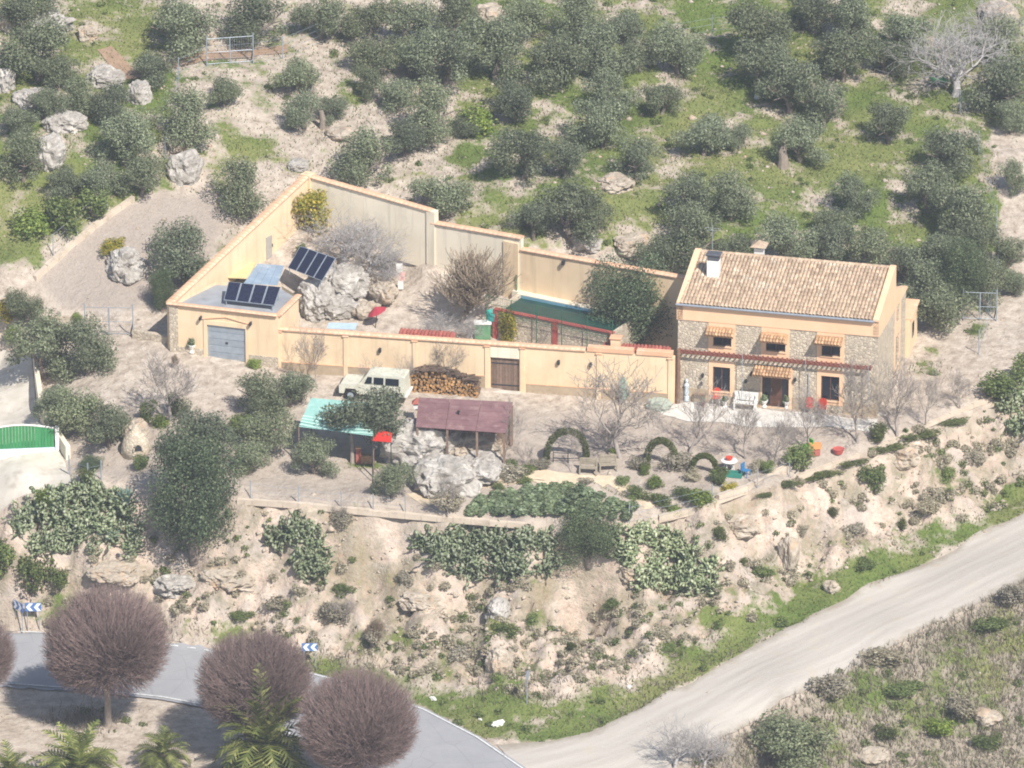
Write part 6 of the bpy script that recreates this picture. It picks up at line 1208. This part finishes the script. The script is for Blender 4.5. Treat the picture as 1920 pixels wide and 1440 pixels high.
wire_fence('wire fence below the gravel plot at the left', [(100,480),(145,440),(200,395)], 1.5); wire_fence('wire fence along the garden rim', [(470,935),(560,945),(640,955),(700,960),(760,965)], 1.2); wire_fence('wire fence along the kitchen garden rim', [(1180,980),(1335,945),(1420,915),(1480,895)], 1.3); wire_fence('fence posts between driveway and cactus slope', [(130,890),(165,905),(190,900)], 1.3, .05)
def field_gate(label, x0, x1, y0, y1, h):
    a, b = np.array(W(x0, y0)), np.array(W(x1, y1)); t = thing('field_gate', label, 'gate', a); d = b-a; 
    for f in (0, .5, 1): MB().tube([d*f-[0, 0, .2], d*f+[0, 0, h*(1.12 if f != .5 else 1)]], .042, 6).build('post', METAL, t)
    for z in (.15, h*.5, h): MB().tube([[0, 0, z], d+[0, 0, z]], .02, 5).build('rail', METAL, t)
    mb = MB(); L = np.linalg.norm(d)
    for i_ in range(int(L/.16)): f = i_*.16/L; mb.tube([d*f+[0, 0, .15], d*f+[0, 0, h]], .005, 3, False)
    mb.build('mesh', METAL, t)['kind'] = 'stuff'
    MB().tube([d+[0, 0, h*.5], d*.93+[0, .3, -.1]], .04, 5).build('brace', DARKM, t)
field_gate('pale metal field gate behind the house at the right', 1805, 1868, 600, 602, 1.9); field_gate('grey wire gate beside the gravel plot', 160, 250, 628, 630, 1.9); field_gate('grey wire gate on the brown lane at the upper left', 388, 475, 124, 118, 1.9)
# dead olive trunk and white things in the grove
q = W(1468, 312); t = thing('dead_trunk', 'bleached dead tree trunk standing in the green grove', 'tree trunk', q); DT = mat('bleached wood', '9c8f82', '84776b', 6, .95, .7); MB().tube([(0, 0, -.2), (.03, 0, .5), (-.05, 0, 1.0), (.05, .02, 1.35)], (.42, .33, .28, .2), 9).build('stump', DT, t); MB().tube([(.05, 0, 1.2), (.12, 0, 1.6), (.1, 0, 1.95)], (.14, .09, .03), 6).build('snag', DT, t)
q = W(605, 240); t = thing('dead_trunk', 'leaning bare trunk under the olives above the far corner', 'tree trunk', q); MB().tube([(0, 0, -.2), (.02, 0, .6), (-.1, 0, 1.2)], (.28, .2, .15), 8).build('stump', DT, t)
q = W(1420, 186); t = thing('white_bag', 'small white sack lying on the grass in the grove', 'sack', q); MB().lathe([(.15, 0), (.24, .08), (.22, .25), (.1, .38), (.05, .42)], sides=10).build('sack', WHITE, t, True)
q = W(1760, 165); t = thing('green_sheet', 'green sheet on the ground under the silvery bare tree', 'sheet', q); MB().slab((-.6, -.3, .5), (.6, -.3, .55), (.6, .3, .7), (-.6, .3, .65), .03).build('sheet', GRE, t); [MB().tube([(a, b, -.1), (a, b, .55)], .03, 5).build('leg', WOODG, t) for a in (-.5, .5) for b in (-.25, .25)]
# ------------------------------------------------------------------ uncountable cover: grass, dry stalks, scrub, stones
def scatter(mask_fn, n, seed):
    R_ = np.random.RandomState(seed); j = R_.randint(0, GX.shape[0]-1, n*8); i_ = R_.randint(0, GX.shape[1]-1, n*8)
    vis = (PXg[j, i_] > -120) & (PXg[j, i_] < 2040) & (PYg[j, i_] > -120) & (PYg[j, i_] < 1560); m_ = mask_fn(j, i_)*vis; keep = R_.rand(n*8) < m_; j, i_ = j[keep][:n], i_[keep][:n]
    x = GX[j, i_]+R_.uniform(-.14, .14, len(j)); y = GY[j, i_]+R_.uniform(-.14, .14, len(j)); return x, y, H(x, y), R_
open_ = np.where(M_['road'] | M_['track'] | M_['drive'] | M_['house'] | M_['court'], 0, 1)
nz = np.clip(.5+fbm(GX*.6, GY*.6, 5, 4), 0, 1)
def blades(name, mask_fn, n, seed, h, w, m):
    x, y, z, R_ = scatter(mask_fn, n, seed); n = len(x); c = np.stack([x, y, z], 1); a = R_.uniform(0, 6.28, n); hh = h*R_.uniform(.5, 1.4, n); d = np.stack([np.cos(a), np.sin(a), 0*a], 1)*w; lean = R_.normal(size=(n, 3))*.35*hh[:, None]; lean[:, 2] = hh
    V = np.stack([c-d-[0, 0, .03], c+d-[0, 0, .03], c+lean+d*.1, c+lean-d*.1], 1).reshape(-1, 3); o = link(name, npmesh(name, V, np.arange(4*n).reshape(n, 4)), m); o['kind'] = 'stuff'; return o
tag(blades('grass', lambda j, i_: open_[j, i_]*np.clip(grass[j, i_]*1.5-.55+nz[j, i_]*.5, 0, 1), 70000, 1, .13, .05, leafmat('grass blades', '4b5631', '656f40', '8d8c60')), 'short green grass on the hillside and verges', 'grass')
tag(blades('dry_grass', lambda j, i_: open_[j, i_]*np.clip(dry[j, i_]*1.4-.3+nz[j, i_]*.3+cl[j, i_]*.12, 0, 1), 60000, 2, .38, .035, leafmat('dry stalks', '726a5c', '8f8574', 'aca08a')), 'dry grey-brown stalks along the track and cliff', 'dry grass')
def lumps(name, mask_fn, n, seed, r, leaves_n, m):
    x, y, z, R_ = scatter(mask_fn, n, seed); lob = np.stack([x, y, z+.1, r*R_.uniform(.4, 1.5, len(x))], 1); o = link(name, npmesh(name, *leafcloud(lob, leaves_n, .12, .09, seed, .3, .35, .7)), m); o['kind'] = 'stuff'; return o
cz = cl*np.clip(nz*2.4-.75+np.clip((PYg-1000)/900, 0, .4), 0, 1)
tag(lumps('scrub', lambda j, i_: open_[j, i_]*cz[j, i_], 3200, 3, .28, 110000, GREYL), 'low grey-brown scrub covering the cliff face', 'scrub'); tag(lumps('green_scrub', lambda j, i_: open_[j, i_]*np.clip(cz[j, i_]*.8*(GX[j, i_] > -30)+dry[j, i_]*.15+grass[j, i_]*.12, 0, 1), 1700, 4, .26, 60000, SHRUB), 'low green scrub on the cliff and banks', 'scrub')
def stones(name, mask_fn, n, seed, r):
    x, y, z, R_ = scatter(mask_fn, n, seed); n = len(x); base_ = np.array([(1, 0, 0), (-1, 0, 0), (0, 1, 0), (0, -1, 0), (0, 0, 1), (0, 0, -1)], float); s = r*np.exp(R_.normal(size=n)*.5); V = base_[None]*s[:, None, None]*R_.uniform(.6, 1.2, (n, 6, 1))
    a = R_.uniform(0, 6.28, n); ca, sa = np.cos(a)[:, None], np.sin(a)[:, None]; V = np.stack([V[..., 0]*ca-V[..., 1]*sa, V[..., 0]*sa+V[..., 1]*ca, V[..., 2]*.6], -1)+np.stack([x, y, z], 1)[:, None]
    f = np.array([(0, 2, 4), (2, 1, 4), (1, 3, 4), (3, 0, 4), (2, 0, 5), (1, 2, 5), (3, 1, 5), (0, 3, 5)]); F = (f[None]+np.arange(n)[:, None, None]*6).reshape(-1, 3); o = link(name, npmesh(name, V.reshape(-1, 3), F), LIMEW); o['kind'] = 'stuff'; return o
tag(stones('stones', lambda j, i_: open_[j, i_]*np.clip(cl[j, i_]*.75+(PYg[j, i_] < 470)*.22*nz[j, i_]+.02, 0, 1), 6500, 5, .1), 'loose pale stones over the slopes and cliff', 'stones')

_te = soften(M_['track'], 3); _ed = np.clip(1-np.abs(_te-.45)*2.6, 0, 1)
tag(stones('track_gravel', lambda j, i_: _ed[j, i_], 2600, 9, .055), 'loose gravel along the edges of the dirt track', 'gravel')
_re = soften(M_['road'], 3); _rd = np.clip(1-np.abs(_re-.35)*2.6, 0, 1)
tag(stones('road_gravel', lambda j, i_: _rd[j, i_]*.8, 1800, 10, .045), 'loose gravel along the edges of the paved road', 'gravel')

# ------------------------------------------------------------------ air between the camera's hill and the farm
zlo = float(FZ.min())-1; ht = MB().box(-2560, 2560, -2560, 2580, zlo, CAM[2]+14).build('haze', None); tag(ht, 'thin pale blue air over the valley', 'haze', kind='stuff')
hm = bpy.data.materials.new('haze'); hm.use_nodes = True; hn = hm.node_tree.nodes; hn.remove(hn['Principled BSDF'])
pv = hn.new('ShaderNodeVolumePrincipled'); pv.inputs['Color'].default_value = (.86, .91, 1, 1); pv.inputs['Density'].default_value = HAZE; pv.inputs['Anisotropy'].default_value = 0
hm.node_tree.links.new(pv.outputs[0], hn['Material Output'].inputs['Volume']); ht.data.materials.append(hm)
